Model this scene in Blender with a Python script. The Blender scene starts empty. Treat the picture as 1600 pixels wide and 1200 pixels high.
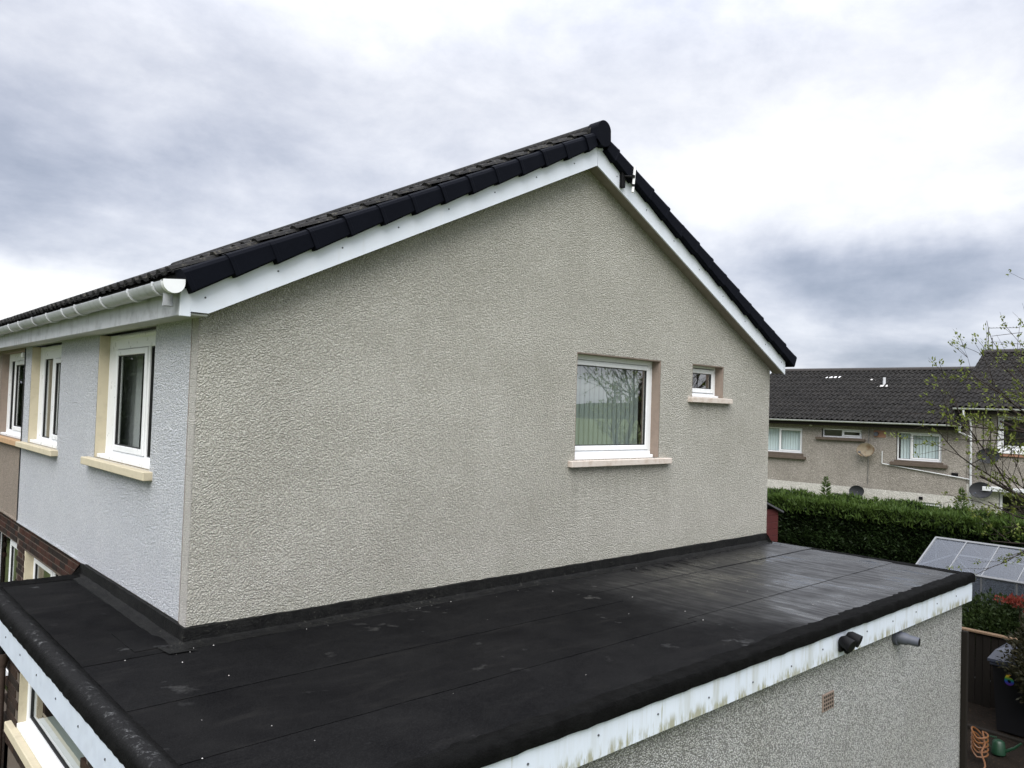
import bpy, math, random
import numpy as np
from mathutils import Vector, Matrix
R = math.radians
rng = np.random.default_rng(7)
random.seed(7)
scn = bpy.context.scene
COL = scn.collection

# ------------------------------------------------------------------ camera
CAM = Vector((-2.1614, -5.8238, 1.6781))
yaw, pitch, roll = 0.8305, 0.0307, 0.0324
fw = Vector((math.cos(pitch)*math.cos(yaw), math.cos(pitch)*math.sin(yaw), math.sin(pitch)))
r0 = Vector((math.sin(yaw), -math.cos(yaw), 0)); u0 = r0.cross(fw)
rt = r0*math.cos(roll) + u0*math.sin(roll); up = -r0*math.sin(roll) + u0*math.cos(roll)
cd = bpy.data.cameras.new('camera'); cam = bpy.data.objects.new('camera', cd); COL.objects.link(cam)
cam.matrix_world = Matrix(((rt.x, up.x, -fw.x, CAM.x), (rt.y, up.y, -fw.y, CAM.y), (rt.z, up.z, -fw.z, CAM.z), (0, 0, 0, 1)))
cd.sensor_fit = 'HORIZONTAL'; cd.sensor_width = 36; cd.lens = 1214.69/1600*36
cd.clip_start = 0.05; cd.clip_end = 3000
scn.camera = cam

# ------------------------------------------------------------------ view
vs = scn.view_settings
vs.view_transform = 'Standard'; vs.look = 'None'; vs.gamma = 1; vs.exposure = 1.1; vs.use_curve_mapping = False

# ------------------------------------------------------------------ world: overcast sky
SUN_AZ, SUN_EL = R(222), R(46)          # direction the light comes from (ccw from +x)
world = bpy.data.worlds.new('World'); scn.world = world; world.use_nodes = True
wn, wl = world.node_tree.nodes, world.node_tree.links
wn.clear()
def N(t, **kw):
    n = wn.new(t)
    for k, v in kw.items(): setattr(n, k, v)
    return n
def vm(op, a, b=None):
    n = N('ShaderNodeVectorMath', operation=op)
    for i, s in enumerate((a, b)):
        if s is None: continue
        if isinstance(s, (tuple, list, Vector)): n.inputs[i].default_value = s
        else: wl.new(s, n.inputs[i])
    return n
def mt(op, a, b=None, c=None, clamp=False):
    n = N('ShaderNodeMath', operation=op); n.use_clamp = clamp
    for i, s in enumerate((a, b, c)):
        if s is None: continue
        if isinstance(s, (int, float)): n.inputs[i].default_value = s
        else: wl.new(s, n.inputs[i])
    return n.outputs[0]
tc = N('ShaderNodeTexCoord'); dirv = tc.outputs['Generated']
sep = N('ShaderNodeSeparateXYZ'); wl.new(dirv, sep.inputs[0])
zpos = mt('MAXIMUM', sep.outputs[2], 0.0)
den = mt('ADD', zpos, 0.13)
deck = N('ShaderNodeCombineXYZ')
wl.new(mt('DIVIDE', sep.outputs[0], den), deck.inputs[0]); wl.new(mt('DIVIDE', sep.outputs[1], den), deck.inputs[1])
def wnoise(vec, scale, detail, rough, off=(0, 0, 0), dist=0.0):
    a = vm('ADD', vec, off)
    n = N('ShaderNodeTexNoise'); n.inputs['Scale'].default_value = scale; n.inputs['Detail'].default_value = detail
    n.inputs['Roughness'].default_value = rough; n.inputs['Distortion'].default_value = dist
    wl.new(a.outputs[0], n.inputs['Vector']); return n
n1 = wnoise(deck.outputs[0], 0.75, 7, 0.55, (3.1, 1.7, 0), 0.3)
n2 = wnoise(deck.outputs[0], 2.6, 6, 0.6, (9.1, 4.7, 2), 0.2)
n3 = wnoise(dirv, 3.2, 6, 0.55, (1.3, 0.2, 4.0), 0.25)
wv = vm('SUBTRACT', n3.outputs['Color'], (0.5, 0.5, 0.5))
wob = vm('MULTIPLY', wv.outputs[0], (0.34, 0.34, 0.17))
dird = vm('ADD', dirv, wob.outputs[0])
fac = mt('MULTIPLY_ADD', n1.outputs['Fac'], 0.70, -0.35)
fac = mt('ADD', fac, mt('MULTIPLY_ADD', n2.outputs['Fac'], 0.30, -0.15))
n4 = wnoise(vm('MULTIPLY', dirv, (1, 1, 1.7)).outputs[0], 5.0, 9, 0.62, (7.7, 3.1, 0.4), 0.15)
fac = mt('ADD', fac, mt('MULTIPLY_ADD', n4.outputs['Fac'], 0.75, -0.375))
fac = mt('ADD', fac, 0.66)
# the cloud masses and breaks seen in this part of the sky (direction, spread, vertical squash, amount)
for d, rad, k, amt in [((0.885, 0.345, 0.295), 0.40, 2.6, 0.30), ((0.80, 0.51, 0.270), 0.22, 2.2, 0.20),
                       ((0.186, 0.975, 0.115), 0.22, 3.2, 0.40), ((0.917, 0.394, 0.040), 0.30, 6.5, 0.45),
                       ((0.23, 0.944, 0.238), 0.36, 2.6, -0.12), ((0.914, 0.359, 0.180), 0.30, 3.8, -0.42),
                       ((0.939, 0.332, 0.088), 0.26, 6.0, -0.34), ((0.36, 0.86, 0.33), 0.30, 2.4, -0.10)]:
    q = vm('MULTIPLY', vm('SUBTRACT', dird.outputs[0], d).outputs[0], (1, 1, k))
    ln = vm('LENGTH', q.outputs[0])
    mr = N('ShaderNodeMapRange', interpolation_type='SMOOTHERSTEP')
    wl.new(ln.outputs['Value'], mr.inputs[0]); mr.inputs[1].default_value = 0; mr.inputs[2].default_value = rad
    mr.inputs[3].default_value = amt; mr.inputs[4].default_value = 0
    fac = mt('ADD', fac, mr.outputs[0])
ramp = N('ShaderNodeValToRGB'); wl.new(fac, ramp.inputs[0])
cr = ramp.color_ramp; cr.interpolation = 'B_SPLINE'
cr.elements[0].position = 0.12; cr.elements[0].color = (0.26, 0.30, 0.39, 1)
cr.elements[1].position = 1.0; cr.elements[1].color = (1.03, 1.03, 1.04, 1)
for p, c in [(0.38, (0.44, 0.475, 0.575)), (0.60, (0.65, 0.675, 0.76)), (0.80, (0.85, 0.865, 0.92))]:
    e = cr.elements.new(p); e.color = (*c, 1)
# an overcast sky is brighter overhead than at the horizon
zen = N('ShaderNodeMapRange', interpolation_type='SMOOTHSTEP'); wl.new(sep.outputs[2], zen.inputs[0])
zen.inputs[1].default_value = 0.35; zen.inputs[2].default_value = 1.0; zen.inputs[3].default_value = 5.15; zen.inputs[4].default_value = 20.0
cl = vm('SCALE', ramp.outputs[0]); wl.new(zen.outputs[0], cl.inputs['Scale'])
sky = N('ShaderNodeTexSky', sky_type='NISHITA'); sky.sun_disc = False
sky.sun_elevation = SUN_EL; sky.sun_rotation = math.pi/2 - SUN_AZ
mixn = N('ShaderNodeMix', data_type='RGBA'); mixn.inputs['Factor'].default_value = 0.93
wl.new(sky.outputs[0], mixn.inputs['A']); wl.new(cl.outputs[0], mixn.inputs['B'])
bg = N('ShaderNodeBackground'); bg.inputs['Strength'].default_value = 0.1
wl.new(mixn.outputs['Result'], bg.inputs['Color'])
wo = N('ShaderNodeOutputWorld'); wl.new(bg.outputs[0], wo.inputs[0])

# ------------------------------------------------------------------ sun behind the cloud
sl = bpy.data.lights.new('sun', 'SUN'); sl.energy = 1.5; sl.angle = R(45); sl.color = (1, 0.97, 0.92)
so = bpy.data.objects.new('sun', sl); COL.objects.link(so)
sd = Vector((math.cos(SUN_EL)*math.cos(SUN_AZ), math.cos(SUN_EL)*math.sin(SUN_AZ), math.sin(SUN_EL)))
so.rotation_euler = sd.to_track_quat('Z', 'Y').to_euler(); so.location = (0, 0, 30)

# ================================================================== helpers
class MB:
    def __init__(s): s.v = []; s.f = []
    def add(s, verts, faces):
        b = len(s.v); s.v += [tuple(v) for v in verts]; s.f += [tuple(i+b for i in f) for f in faces]; return s
    def quad(s, *p): return s.add(p, [tuple(range(len(p)))])
    def box(s, x0, x1, y0, y1, z0, z1):
        x0, x1 = sorted((x0, x1)); y0, y1 = sorted((y0, y1)); z0, z1 = sorted((z0, z1))
        return s.add([(x, y, z) for x in (x0, x1) for y in (y0, y1) for z in (z0, z1)],
                     [(0, 1, 3, 2), (4, 6, 7, 5), (0, 4, 5, 1), (2, 3, 7, 6), (0, 2, 6, 4), (1, 5, 7, 3)])
    def bbox(s, x0, x1, y0, y1, z0, z1, b=0.006):
        # box with chamfered edges (three nested extents)
        x0, x1 = sorted((x0, x1)); y0, y1 = sorted((y0, y1)); z0, z1 = sorted((z0, z1))
        V = []; idx = {}
        for sx in (0, 1):
            for sy in (0, 1):
                for sz in (0, 1):
                    for ax in range(3):
                        p = [(x0, x1)[sx], (y0, y1)[sy], (z0, z1)[sz]]
                        for a in range(3):
                            if a != ax: p[a] += b if (sx, sy, sz)[a] == 0 else -b
                        idx[sx, sy, sz, ax] = len(V); V.append(tuple(p))
        F = []
        for ax in range(3):
            a, c = [q for q in range(3) if q != ax]
            for sd_ in (0, 1):
                loop = []
                for (i, j) in ((0, 0), (1, 0), (1, 1), (0, 1)):
                    k = [0, 0, 0]; k[ax] = sd_; k[a] = i; k[c] = j; loop.append(idx[(*k, ax)])
                F.append(tuple(loop))
            for i in (0, 1):
                for j in (0, 1):
                    k0 = [0, 0, 0]; k0[a] = i; k0[c] = j; k1 = list(k0); k1[ax] = 1
                    F.append((idx[(*k0, a)], idx[(*k1, a)], idx[(*k1, c)], idx[(*k0, c)]))
        for sx in (0, 1):
            for sy in (0, 1):
                for sz in (0, 1): F.append(tuple(idx[sx, sy, sz, a] for a in range(3)))
        return s.add(V, F)
    def prism(s, poly, ext):
        # poly: list of 3d points, ext: vector
        n = len(poly); e = Vector(ext)
        V = [tuple(p) for p in poly] + [tuple(Vector(p)+e) for p in poly]
        F = [tuple(range(n)), tuple(range(2*n-1, n-1, -1))] + [(i, (i+1) % n, n+(i+1) % n, n+i) for i in range(n)]
        return s.add(V, F)
    def tube(s, path, rad, n=8, cap=True):
        path = [Vector(p) for p in path]; m = len(path)
        if isinstance(rad, (int, float)): rad = [rad]*m
        V = []; F = []
        t0 = (path[1]-path[0]).normalized(); ref = Vector((0, 0, 1)) if abs(t0.z) < .9 else Vector((1, 0, 0))
        a = t0.cross(ref).normalized()
        for i, p in enumerate(path):
            t = (path[min(i+1, m-1)]-path[max(i-1, 0)]).normalized()
            a = (a - t*a.dot(t)).normalized(); b = t.cross(a)
            for k in range(n):
                w = 2*math.pi*k/n; V.append(tuple(p+(a*math.cos(w)+b*math.sin(w))*rad[i]))
        for i in range(m-1):
            for k in range(n):
                F.append((i*n+k, i*n+(k+1) % n, (i+1)*n+(k+1) % n, (i+1)*n+k))
        if cap: F += [tuple(range(n-1, -1, -1)), tuple(range((m-1)*n, m*n))]
        return s.add(V, F)
    def sweep(s, prof, origin, axis, a, b, length, nseg=1, jit=0.0, closed=False):
        # prof: (u,v) points along directions a,b; swept along axis
        origin, axis, a, b = map(Vector, (origin, axis, a, b)); m = len(prof); V = []; F = []
        for i in range(nseg+1):
            for (u, v) in prof:
                j = jit*(1 if 0 < i < nseg else 0)
                V.append(tuple(origin+axis*(length*i/nseg)+a*(u+random.uniform(-j, j))+b*(v+random.uniform(-j, j))))
        for i in range(nseg):
            for k in range(m if closed else m-1):
                k2 = (k+1) % m; F.append((i*m+k, i*m+k2, (i+1)*m+k2, (i+1)*m+k))
        F += [tuple(range(m)), tuple(range(nseg*m+m-1, nseg*m-1, -1))]
        return s.add(V, F)
def wloc(o):
    l = Vector((0, 0, 0))
    while o is not None: l += o.location; o = o.parent
    return l
def obj(name, mb, mat, parent=None, smooth=False, loc=None):
    me = bpy.data.meshes.new(name)
    base = wloc(parent) if parent else Vector(loc or (0, 0, 0))
    me.from_pydata([(v[0]-base.x, v[1]-base.y, v[2]-base.z) for v in mb.v], [], mb.f)
    import bmesh
    bm = bmesh.new(); bm.from_mesh(me); bmesh.ops.recalc_face_normals(bm, faces=bm.faces); bm.to_mesh(me); bm.free()
    me.materials.append(mat)
    if smooth:
        for p in me.polygons: p.use_smooth = True
        try: me.set_sharp_from_angle(angle=R(40))
        except Exception: pass
    o = bpy.data.objects.new(name, me); COL.objects.link(o)
    if parent: o.parent = parent
    else: o.location = base
    return o
def inst(name, me, parent, M):
    o = bpy.data.objects.new(name, me); COL.objects.link(o); o.parent = parent
    M = M.copy(); M.translation = M.translation - wloc(parent); o.matrix_local = M
    return o
def frame(o, ux, uy, uz):
    return Matrix(((ux[0], uy[0], uz[0], o[0]), (ux[1], uy[1], uz[1], o[1]), (ux[2], uy[2], uz[2], o[2]), (0, 0, 0, 1)))
def tag(o, label, cat, group=None, kind=None):
    o['label'] = label
    if cat: o['category'] = cat
    if group: o['group'] = group
    if kind: o['kind'] = kind
    return o
def thing(name, loc, label, cat, group=None):
    o = bpy.data.objects.new(name, None); COL.objects.link(o); o.location = loc; o.empty_display_size = .2
    return tag(o, label, cat, group)

# ------------------------------------------------------------------ materials
class Mat:
    def __init__(s, name, rough=.7, col=(.5, .5, .5), spec=.5, metal=0):
        s.m = bpy.data.materials.new(name); s.m.use_nodes = True; s.nt = s.m.node_tree
        s.b = s.nt.nodes['Principled BSDF']; s.b.inputs['Roughness'].default_value = rough
        s.b.inputs['Base Color'].default_value = (*col, 1); s.b.inputs['Specular IOR Level'].default_value = spec
        s.b.inputs['Metallic'].default_value = metal
        g = s.nt.nodes.new('ShaderNodeNewGeometry'); s.pos = g.outputs['Position']; s.geo = g
    def new(s, t): return s.nt.nodes.new(t)
    def link(s, a, b): s.nt.links.new(a, b)
    def vec(s, scale, off=(0, 0, 0)):
        n = s.new('ShaderNodeMapping'); s.link(s.pos, n.inputs[0]); n.inputs['Scale'].default_value = scale; n.inputs['Location'].default_value = off
        return n.outputs[0]
    def noise(s, scale, detail=4, rough=.55, vec=None, dist=0):
        n = s.new('ShaderNodeTexNoise'); n.inputs['Scale'].default_value = scale; n.inputs['Detail'].default_value = detail
        n.inputs['Roughness'].default_value = rough; n.inputs['Distortion'].default_value = dist
        s.link(vec if vec is not None else s.pos, n.inputs['Vector']); return n.outputs['Fac']
    def voro(s, scale, feature='F1', out='Distance', vec=None):
        n = s.new('ShaderNodeTexVoronoi'); n.feature = feature; n.inputs['Scale'].default_value = scale
        s.link(vec if vec is not None else s.pos, n.inputs['Vector']); return n.outputs[out]
    def rmp(s, f, a, b, lo=0., hi=1., smooth=False):
        n = s.new('ShaderNodeMapRange'); s.link(f, n.inputs[0])
        n.inputs[1].default_value = a; n.inputs[2].default_value = b; n.inputs[3].default_value = lo; n.inputs[4].default_value = hi
        if smooth: n.interpolation_type = 'SMOOTHSTEP'
        return n.outputs[0]
    def math(s, op, a, b=None):
        n = s.new('ShaderNodeMath'); n.operation = op
        for i, q in enumerate((a, b)):
            if q is None: continue
            if isinstance(q, (int, float)): n.inputs[i].default_value = q
            else: s.link(q, n.inputs[i])
        return n.outputs[0]
    def mix(s, f, a, b, mode='MIX'):
        n = s.new('ShaderNodeMix'); n.data_type = 'RGBA'; n.blend_type = mode
        for k, q in (('Factor', f), ('A', a), ('B', b)):
            if isinstance(q, (int, float)): n.inputs[k].default_value = q
            elif isinstance(q, (tuple, list)): n.inputs[k].default_value = (*q, 1)
            else: s.link(q, n.inputs[k])
        return n.outputs['Result']
    def xyz(s):
        n = s.new('ShaderNodeSeparateXYZ'); s.link(s.pos, n.inputs[0]); return n.outputs
    def rand(s):
        n = s.new('ShaderNodeObjectInfo'); return n.outputs['Random']
    def col(s, c):
        if isinstance(c, (tuple, list)): s.b.inputs['Base Color'].default_value = (*c, 1)
        else: s.link(c, s.b.inputs['Base Color'])
        return s
    def rough(s, f): s.link(f, s.b.inputs['Roughness']); return s
    def bump(s, h, strength=1., dist=.01, prev=None):
        n = s.new('ShaderNodeBump'); n.inputs['Strength'].default_value = strength; n.inputs['Distance'].default_value = dist
        s.link(h, n.inputs['Height'])
        if prev is not None: s.link(prev, n.inputs['Normal'])
        s.link(n.outputs[0], s.b.inputs['Normal']); return n.outputs[0]

def harl(name, c_lo, c_hi, stain, pit_shade_col, scale=80, dist=.012, streak=.25, shade_amt=.5):
    """roughcast: small stones thrown on wet render"""
    m = Mat(name, .92, spec=.12)
    v = m.new('ShaderNodeTexVoronoi'); v.inputs['Scale'].default_value = scale; m.link(m.pos, v.inputs['Vector'])
    n2 = m.noise(scale*.5, 4, .7)
    h = m.math('ADD', m.rmp(v.outputs['Distance'], 0, .75, 1.1, 0), m.math('MULTIPLY', n2, 1.1))
    m.bump(h, 1., dist)
    big = m.rmp(m.noise(.9, 5, .6), .32, .68); med = m.rmp(m.noise(9, 4, .65), .3, .7)
    c = m.mix(med, c_lo, c_hi)
    c = m.mix(m.math('MULTIPLY', big, .75), c, stain)
    c = m.mix(m.rmp(m.noise(2.6, 5, .7, None, .6), .48, .72, 0, .45), c, stain)
    run = m.rmp(m.noise(3.2, 5, .6, m.vec((1, 1, .13))), .52, .75, 0, streak)
    c = m.mix(run, c, stain)
    pit_shade = m.rmp(h, .75, 1.35, shade_amt, 0)  # occlusion shade between the stones, painted into the colour by height
    c = m.mix(pit_shade, c, pit_shade_col)
    if name == 'harling_grey':
        x = m.xyz(); st = m.rmp(m.noise(11, 4, .6, m.vec((1, 1, .10))), .44, .66)
        for (xa, xb, zt, zl) in ((4.0, 5.86, 1.06, .75), (6.2, 7.2, 1.83, .6)):
            inx = m.math('MULTIPLY', m.rmp(x[0], xa-.04, xa+.06), m.rmp(x[0], xb+.04, xb-.06))
            inz = m.math('MULTIPLY', m.rmp(x[2], zt-zl, zt), m.rmp(x[2], zt+.01, zt))
            c = m.mix(m.math('MULTIPLY', m.math('MULTIPLY', inx, inz), m.math('MULTIPLY', st, .55)), c, (.30, .285, .24))
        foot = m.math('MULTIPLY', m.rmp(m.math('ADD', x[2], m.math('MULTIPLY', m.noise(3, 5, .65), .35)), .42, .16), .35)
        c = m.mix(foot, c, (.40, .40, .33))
    one = m.rmp(v.outputs['Color'], .55, .95, 0, .35)
    c = m.mix(one, c, tuple(min(1, q*1.3) for q in c_hi))
    m.col(c); return m.m
M = {}
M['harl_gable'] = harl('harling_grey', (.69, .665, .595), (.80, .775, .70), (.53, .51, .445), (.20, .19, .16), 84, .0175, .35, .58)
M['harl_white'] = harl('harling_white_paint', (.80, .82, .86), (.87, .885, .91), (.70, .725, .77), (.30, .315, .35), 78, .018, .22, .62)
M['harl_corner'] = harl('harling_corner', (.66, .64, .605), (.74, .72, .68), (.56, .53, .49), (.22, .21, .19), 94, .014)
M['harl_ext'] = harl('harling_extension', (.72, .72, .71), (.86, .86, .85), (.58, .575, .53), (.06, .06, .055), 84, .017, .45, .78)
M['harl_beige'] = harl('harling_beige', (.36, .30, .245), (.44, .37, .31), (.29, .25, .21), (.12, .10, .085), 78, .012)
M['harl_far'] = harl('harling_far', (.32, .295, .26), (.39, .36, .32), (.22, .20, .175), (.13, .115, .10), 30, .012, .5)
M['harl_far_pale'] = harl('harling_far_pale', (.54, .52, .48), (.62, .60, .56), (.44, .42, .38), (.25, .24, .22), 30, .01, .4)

def plastic(name, col, rough=.35, dirt=(.35, .36, .33), amt=.35, screws=False):
    m = Mat(name, rough)
    d = m.rmp(m.noise(5, 5, .65), .5, .8, 0, amt)
    d2 = m.rmp(m.noise(14, 4, .6, m.vec((1, 1, .15))), .58, .8, 0, amt)
    m.col(m.mix(m.math('MAXIMUM', d, d2), col, dirt)); m.rough(m.rmp(m.noise(9), .3, .7, rough-.08, rough+.15))
    m.bump(m.noise(3.0, 2), .25, .01); return m.m
M['white'] = plastic('upvc_white', (.80, .81, .82), .32, (.55, .55, .52), .25)
M['white_barge'] = plastic('upvc_board', (.68, .72, .785), .38, (.55, .56, .55), .3)
M['gutter'] = plastic('upvc_gutter_weathered', (.46, .475, .505), .45, (.13, .135, .14), .75)
M['gutter_bracket'] = plastic('upvc_bracket', (.56, .575, .60), .45, (.2, .2, .2), .5)
# fascia boards of the extension, with algae runs from the bottom edge
def fascia_mat(name, amt, axis):
    m = Mat(name, .38)
    x = m.xyz()
    run = m.noise(9, 5, .7, m.vec((1, 1, .06)))
    where = m.rmp(m.noise(1.3, 3, .6, m.vec((1, 1, .0))), .42, .60)
    g = m.math('MULTIPLY', m.rmp(run, .47, .64), where)
    thin = m.math('MULTIPLY', m.rmp(m.noise(38, 3, .6, m.vec((1, 1, .04))), .62, .74), m.rmp(m.noise(3.0, 3), .45, .6))
    low = m.math('MULTIPLY', m.rmp(x[2], -.34, -.46, 0, 1, True), m.rmp(m.noise(16, 4, .7, m.vec((1, 1, .25))), .46, .64))
    f = m.math('MINIMUM', m.math('MULTIPLY', m.math('ADD', m.math('MAXIMUM', m.math('MULTIPLY', g, .38), low), m.math('MULTIPLY', thin, .7)), amt), .85)
    col = m.mix(m.noise(11, 4), (.24, .25, .12), (.30, .27, .20))
    base = m.mix(m.noise(2, 4), (.60, .655, .745), (.66, .71, .79))
    m.col(m.mix(f, base, col)); m.bump(m.noise(2.5, 2), .2, .01); return m.m
M['fascia_side'] = fascia_mat('fascia_algae', 1.25, 0)
M['fascia_front'] = plastic('fascia_front', (.58, .635, .73), .35, (.5, .52, .52), .2)

def felt(name, lo=(.0010, .0010, .0014), hi=(.0065, .0064, .0065), wet=True):
    m = Mat(name, .8, spec=.1)
    x = m.xyz(); rnd = m.rand()
    grit = m.noise(260, 2, .7); big = m.noise(2.1, 6, .65, None, .4); drag = m.noise(5, 5, .65, m.vec((.35, 1.6, 1)))
    c = m.mix(m.rmp(big, .35, .68), lo, hi)
    c = m.mix(m.rmp(drag, .55, .8, 0, .55), c, (.019, .018, .0165))
    c = m.mix(m.rmp(rnd, 0, 1, 0, .22), c, (.011, .0112, .012))
    scuff = m.math('MULTIPLY', m.rmp(m.noise(16, 5, .7, m.vec((.5, 1, 1))), .66, .8), m.rmp(m.noise(1.7, 3), .5, .62))
    c = m.mix(m.math('MULTIPLY', scuff, .6), c, (.08, .082, .082))
    c = m.mix(m.rmp(m.noise(120, 3, .75), .45, .75, 0, .55), c, (.022, .022, .0225)); c = m.mix(m.rmp(grit, .66, .76, 0, .3), c, (.10, .10, .10))
    m.col(c)
    if wet:
        # rain lies where the roof falls away at the far end, running towards the eaves in fine streaks
        zone = m.rmp(m.math('ADD', x[0], m.math('MULTIPLY', m.noise(1.0, 4, .6), 2.6)), 4.7, 6.9, 0, 1, True)
        streak = m.rmp(m.noise(7.5, 6, .62, m.vec((1.7, .22, 1))), .38, .62, 0, 1, True)
        pud = m.rmp(m.noise(1.5, 4, .55, m.vec((.8, 1.1, 1))), .40, .62, 0, 1, True)
        w = m.math('MULTIPLY', zone, m.math('MULTIPLY', m.rmp(streak, 0, 1, .5, 1), m.rmp(pud, 0, 1, .6, 1)))
        spot = m.math('MULTIPLY', m.rmp(m.noise(3.1, 4, .6), .64, .72), m.rmp(m.noise(.8, 2), .45, .6))
        w = m.math('MAXIMUM', w, m.math('MULTIPLY', spot, .55))
        m.rough(m.rmp(w, 0, 1, .74, .06))
        sp = m.rmp(w, 0, 1, .04, 1.0); m.link(sp, m.b.inputs['Specular IOR Level'])
        dry = m.rmp(w, .2, .9, 1, .12)
        h = m.math('ADD', m.math('MULTIPLY', m.math('MULTIPLY', grit, dry), .35), m.math('MULTIPLY', m.noise(3.5, 4), 1.2))
        m.bump(h, .55, .006)
    else:
        m.bump(m.math('ADD', m.math('MULTIPLY', grit, .5), m.noise(18, 4)), .8, .008)
    return m.m
M['felt'] = felt('roofing_felt')
def kerbmat():
    m = Mat('felt_kerb', .85, spec=.06)
    x = m.xyz()
    n = m.noise(24, 6, .7); wear = m.math('MULTIPLY', m.rmp(n, .54, .72), m.rmp(m.noise(3, 4), .44, .62))
    c = m.mix(m.rmp(m.noise(10, 5), .3, .7), (.002, .002, .002), (.006, .006, .006))
    # the mineral coat has worn off the crown of the front roll
    front = m.rmp(x[0], -.70, -.74, 0, 1, True); crown = m.rmp(x[2], -.135, -.095, 0, 1, True)
    f = m.math('MULTIPLY', wear, m.math('MULTIPLY', front, crown)); c = m.mix(m.math('MULTIPLY', front, m.rmp(x[2], -.15, -.11)), c, (.014, .014, .0145))
    m.col(m.mix(m.math('MULTIPLY', f, .8), c, (.20, .205, .205)))
    m.bump(m.math('ADD', m.noise(70, 3, .7), m.math('MULTIPLY', m.noise(12, 4), 1.5)), .9, .012); return m.m
M['kerb'] = kerbmat()
def flashmat():
    m = Mat('bitumen_flashing', .6, spec=.18)
    c = m.mix(m.rmp(m.noise(14, 6, .7), .4, .7), (.003, .003, .003), (.012, .012, .011))
    spk = m.math('MULTIPLY', m.rmp(m.noise(45, 5, .75), .58, .68), m.rmp(m.noise(5, 4, .6), .46, .6))
    m.col(m.mix(m.math('MULTIPLY', spk, .5), c, (.16, .16, .13))); m.bump(m.noise(45, 5, .7), 1, .012); return m.m
M['flash'] = flashmat()

def tilemat(name, a, b, lichen, amt=.35):
    m = Mat(name, .85, spec=.25); rnd = m.rand()
    c = m.mix(m.noise(9, 5, .65), a, b); c = m.mix(m.rmp(rnd, 0, 1, 0, .75), c, tuple(q*.45 for q in a))
    c = m.mix(m.math('MULTIPLY', m.rmp(m.noise(26, 5, .7), .54, .7), amt), c, lichen); m.col(c)
    m.bump(m.noise(60, 4, .7), .6, .008); return m.m
M['tile'] = tilemat('roof_tile_dark', (.006, .0055, .0055), (.016, .015, .014), (.13, .12, .09), .55)
M['tile_far'] = tilemat('roof_tile_far', (.0065, .0058, .0053), (.018, .016, .0145), (.085, .08, .06), .5)
M['tile_far_b'] = tilemat('roof_tile_far_brown', (.0075, .0065, .006), (.018, .0155, .014), (.11, .10, .07), .35)
m = Mat('verge_plastic', .65, spec=.05); m.col(m.mix(m.noise(6, 5), (.0025, .003, .0055), (.005, .006, .010))); m.bump(m.noise(30, 3), .25, .006)
M['verge'] = m.m
m = Mat('ridge_far', .8); m.col(m.mix(m.noise(6), (.02, .018, .018), (.04, .034, .03))); M['ridge_far'] = m.m
def brickmat(name, a, b, dk):
    m = Mat(name, .85, spec=.2); rnd = m.rand()
    c = m.mix(m.rmp(rnd, .15, .95), a, b); c = m.mix(m.rmp(m.noise(28, 5, .65), .4, .75, 0, .8), c, dk); m.col(c)
    m.bump(m.noise(70, 4), .7, .006); return m.m
M['brick'] = brickmat('brick_brown', (.018, .012, .010), (.062, .024, .016), (.010, .008, .007))
M['brick_dark'] = brickmat('brick_dark', (.022, .016, .013), (.045, .026, .018), (.012, .010, .009))
m = Mat('mortar', .95); m.col(m.mix(m.noise(30, 4), (.14, .11, .085), (.075, .058, .045))); m.bump(m.noise(90), .5, .004); M['mortar'] = m.m
def stone(name, a, b, c2, amt=.5):
    m = Mat(name, .8, spec=.2)
    c = m.mix(m.noise(6, 5), a, b); c = m.mix(m.rmp(m.noise(11, 5, .7), .48, .7, 0, amt), c, c2); m.col(c)
    m.bump(m.noise(55, 4), .5, .005); return m.m
M['cream'] = stone('cream_paint', (.50, .445, .325), (.56, .50, .37), (.38, .335, .25), .45)
M['pink_sill'] = stone('worn_sill_paint', (.52, .45, .39), (.64, .59, .54), (.38, .29, .22), .7)
M['reveal_brown'] = stone('reveal_brown', (.24, .19, .155), (.29, .235, .195), (.18, .15, .13), .4)
M['orange_sill'] = stone('sandstone_sill', (.42, .27, .15), (.48, .32, .19), (.25, .17, .11), .5)
M['brown_sill'] = stone('brown_sill', (.085, .066, .052), (.12, .095, .075), (.05, .04, .033), .5)
M['soffit'] = stone('soffit_board', (.25, .22, .19), (.30, .265, .23), (.17, .15, .13), .5)
M['soffit_white'] = stone('soffit_white', (.50, .50, .49), (.58, .58, .57), (.36, .35, .33), .4)
M['rubber'] = Mat('gasket_black', .6, (.012, .012, .013)).m
M['black'] = Mat('black_plastic', .6, (.004, .004, .0045), .15).m
M['screw'] = Mat('screw_cap', .5, (.07, .075, .085)).m
M['room'] = Mat('room_plaster', .9, (.42, .40, .37)).m
M['brown_pipe'] = stone('brown_pipe', (.055, .038, .032), (.075, .052, .043), (.035, .027, .024), .4)
M['grey_pipe'] = plastic('grey_pipe', (.065, .072, .092), .5, (.035, .035, .04), .4)
M['white_pipe'] = plastic('white_pipe', (.58, .59, .60), .4, (.32, .31, .29), .5)
M['metal'] = Mat('aerial_metal', .4, (.22, .22, .23), metal=.8).m
M['alu'] = Mat('aluminium', .45, (.22, .225, .23), metal=.5).m
M['dish_dark'] = plastic('dish_dark', (.010, .011, .014), .65, (.02, .02, .019), .4)
m = Mat('dish_rusty', .65); m.col(m.mix(m.rmp(m.noise(4.2, 5, .6), .42, .62), (.20, .165, .11), (.11, .065, .03))); M['dish_rusty'] = m.m
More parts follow.
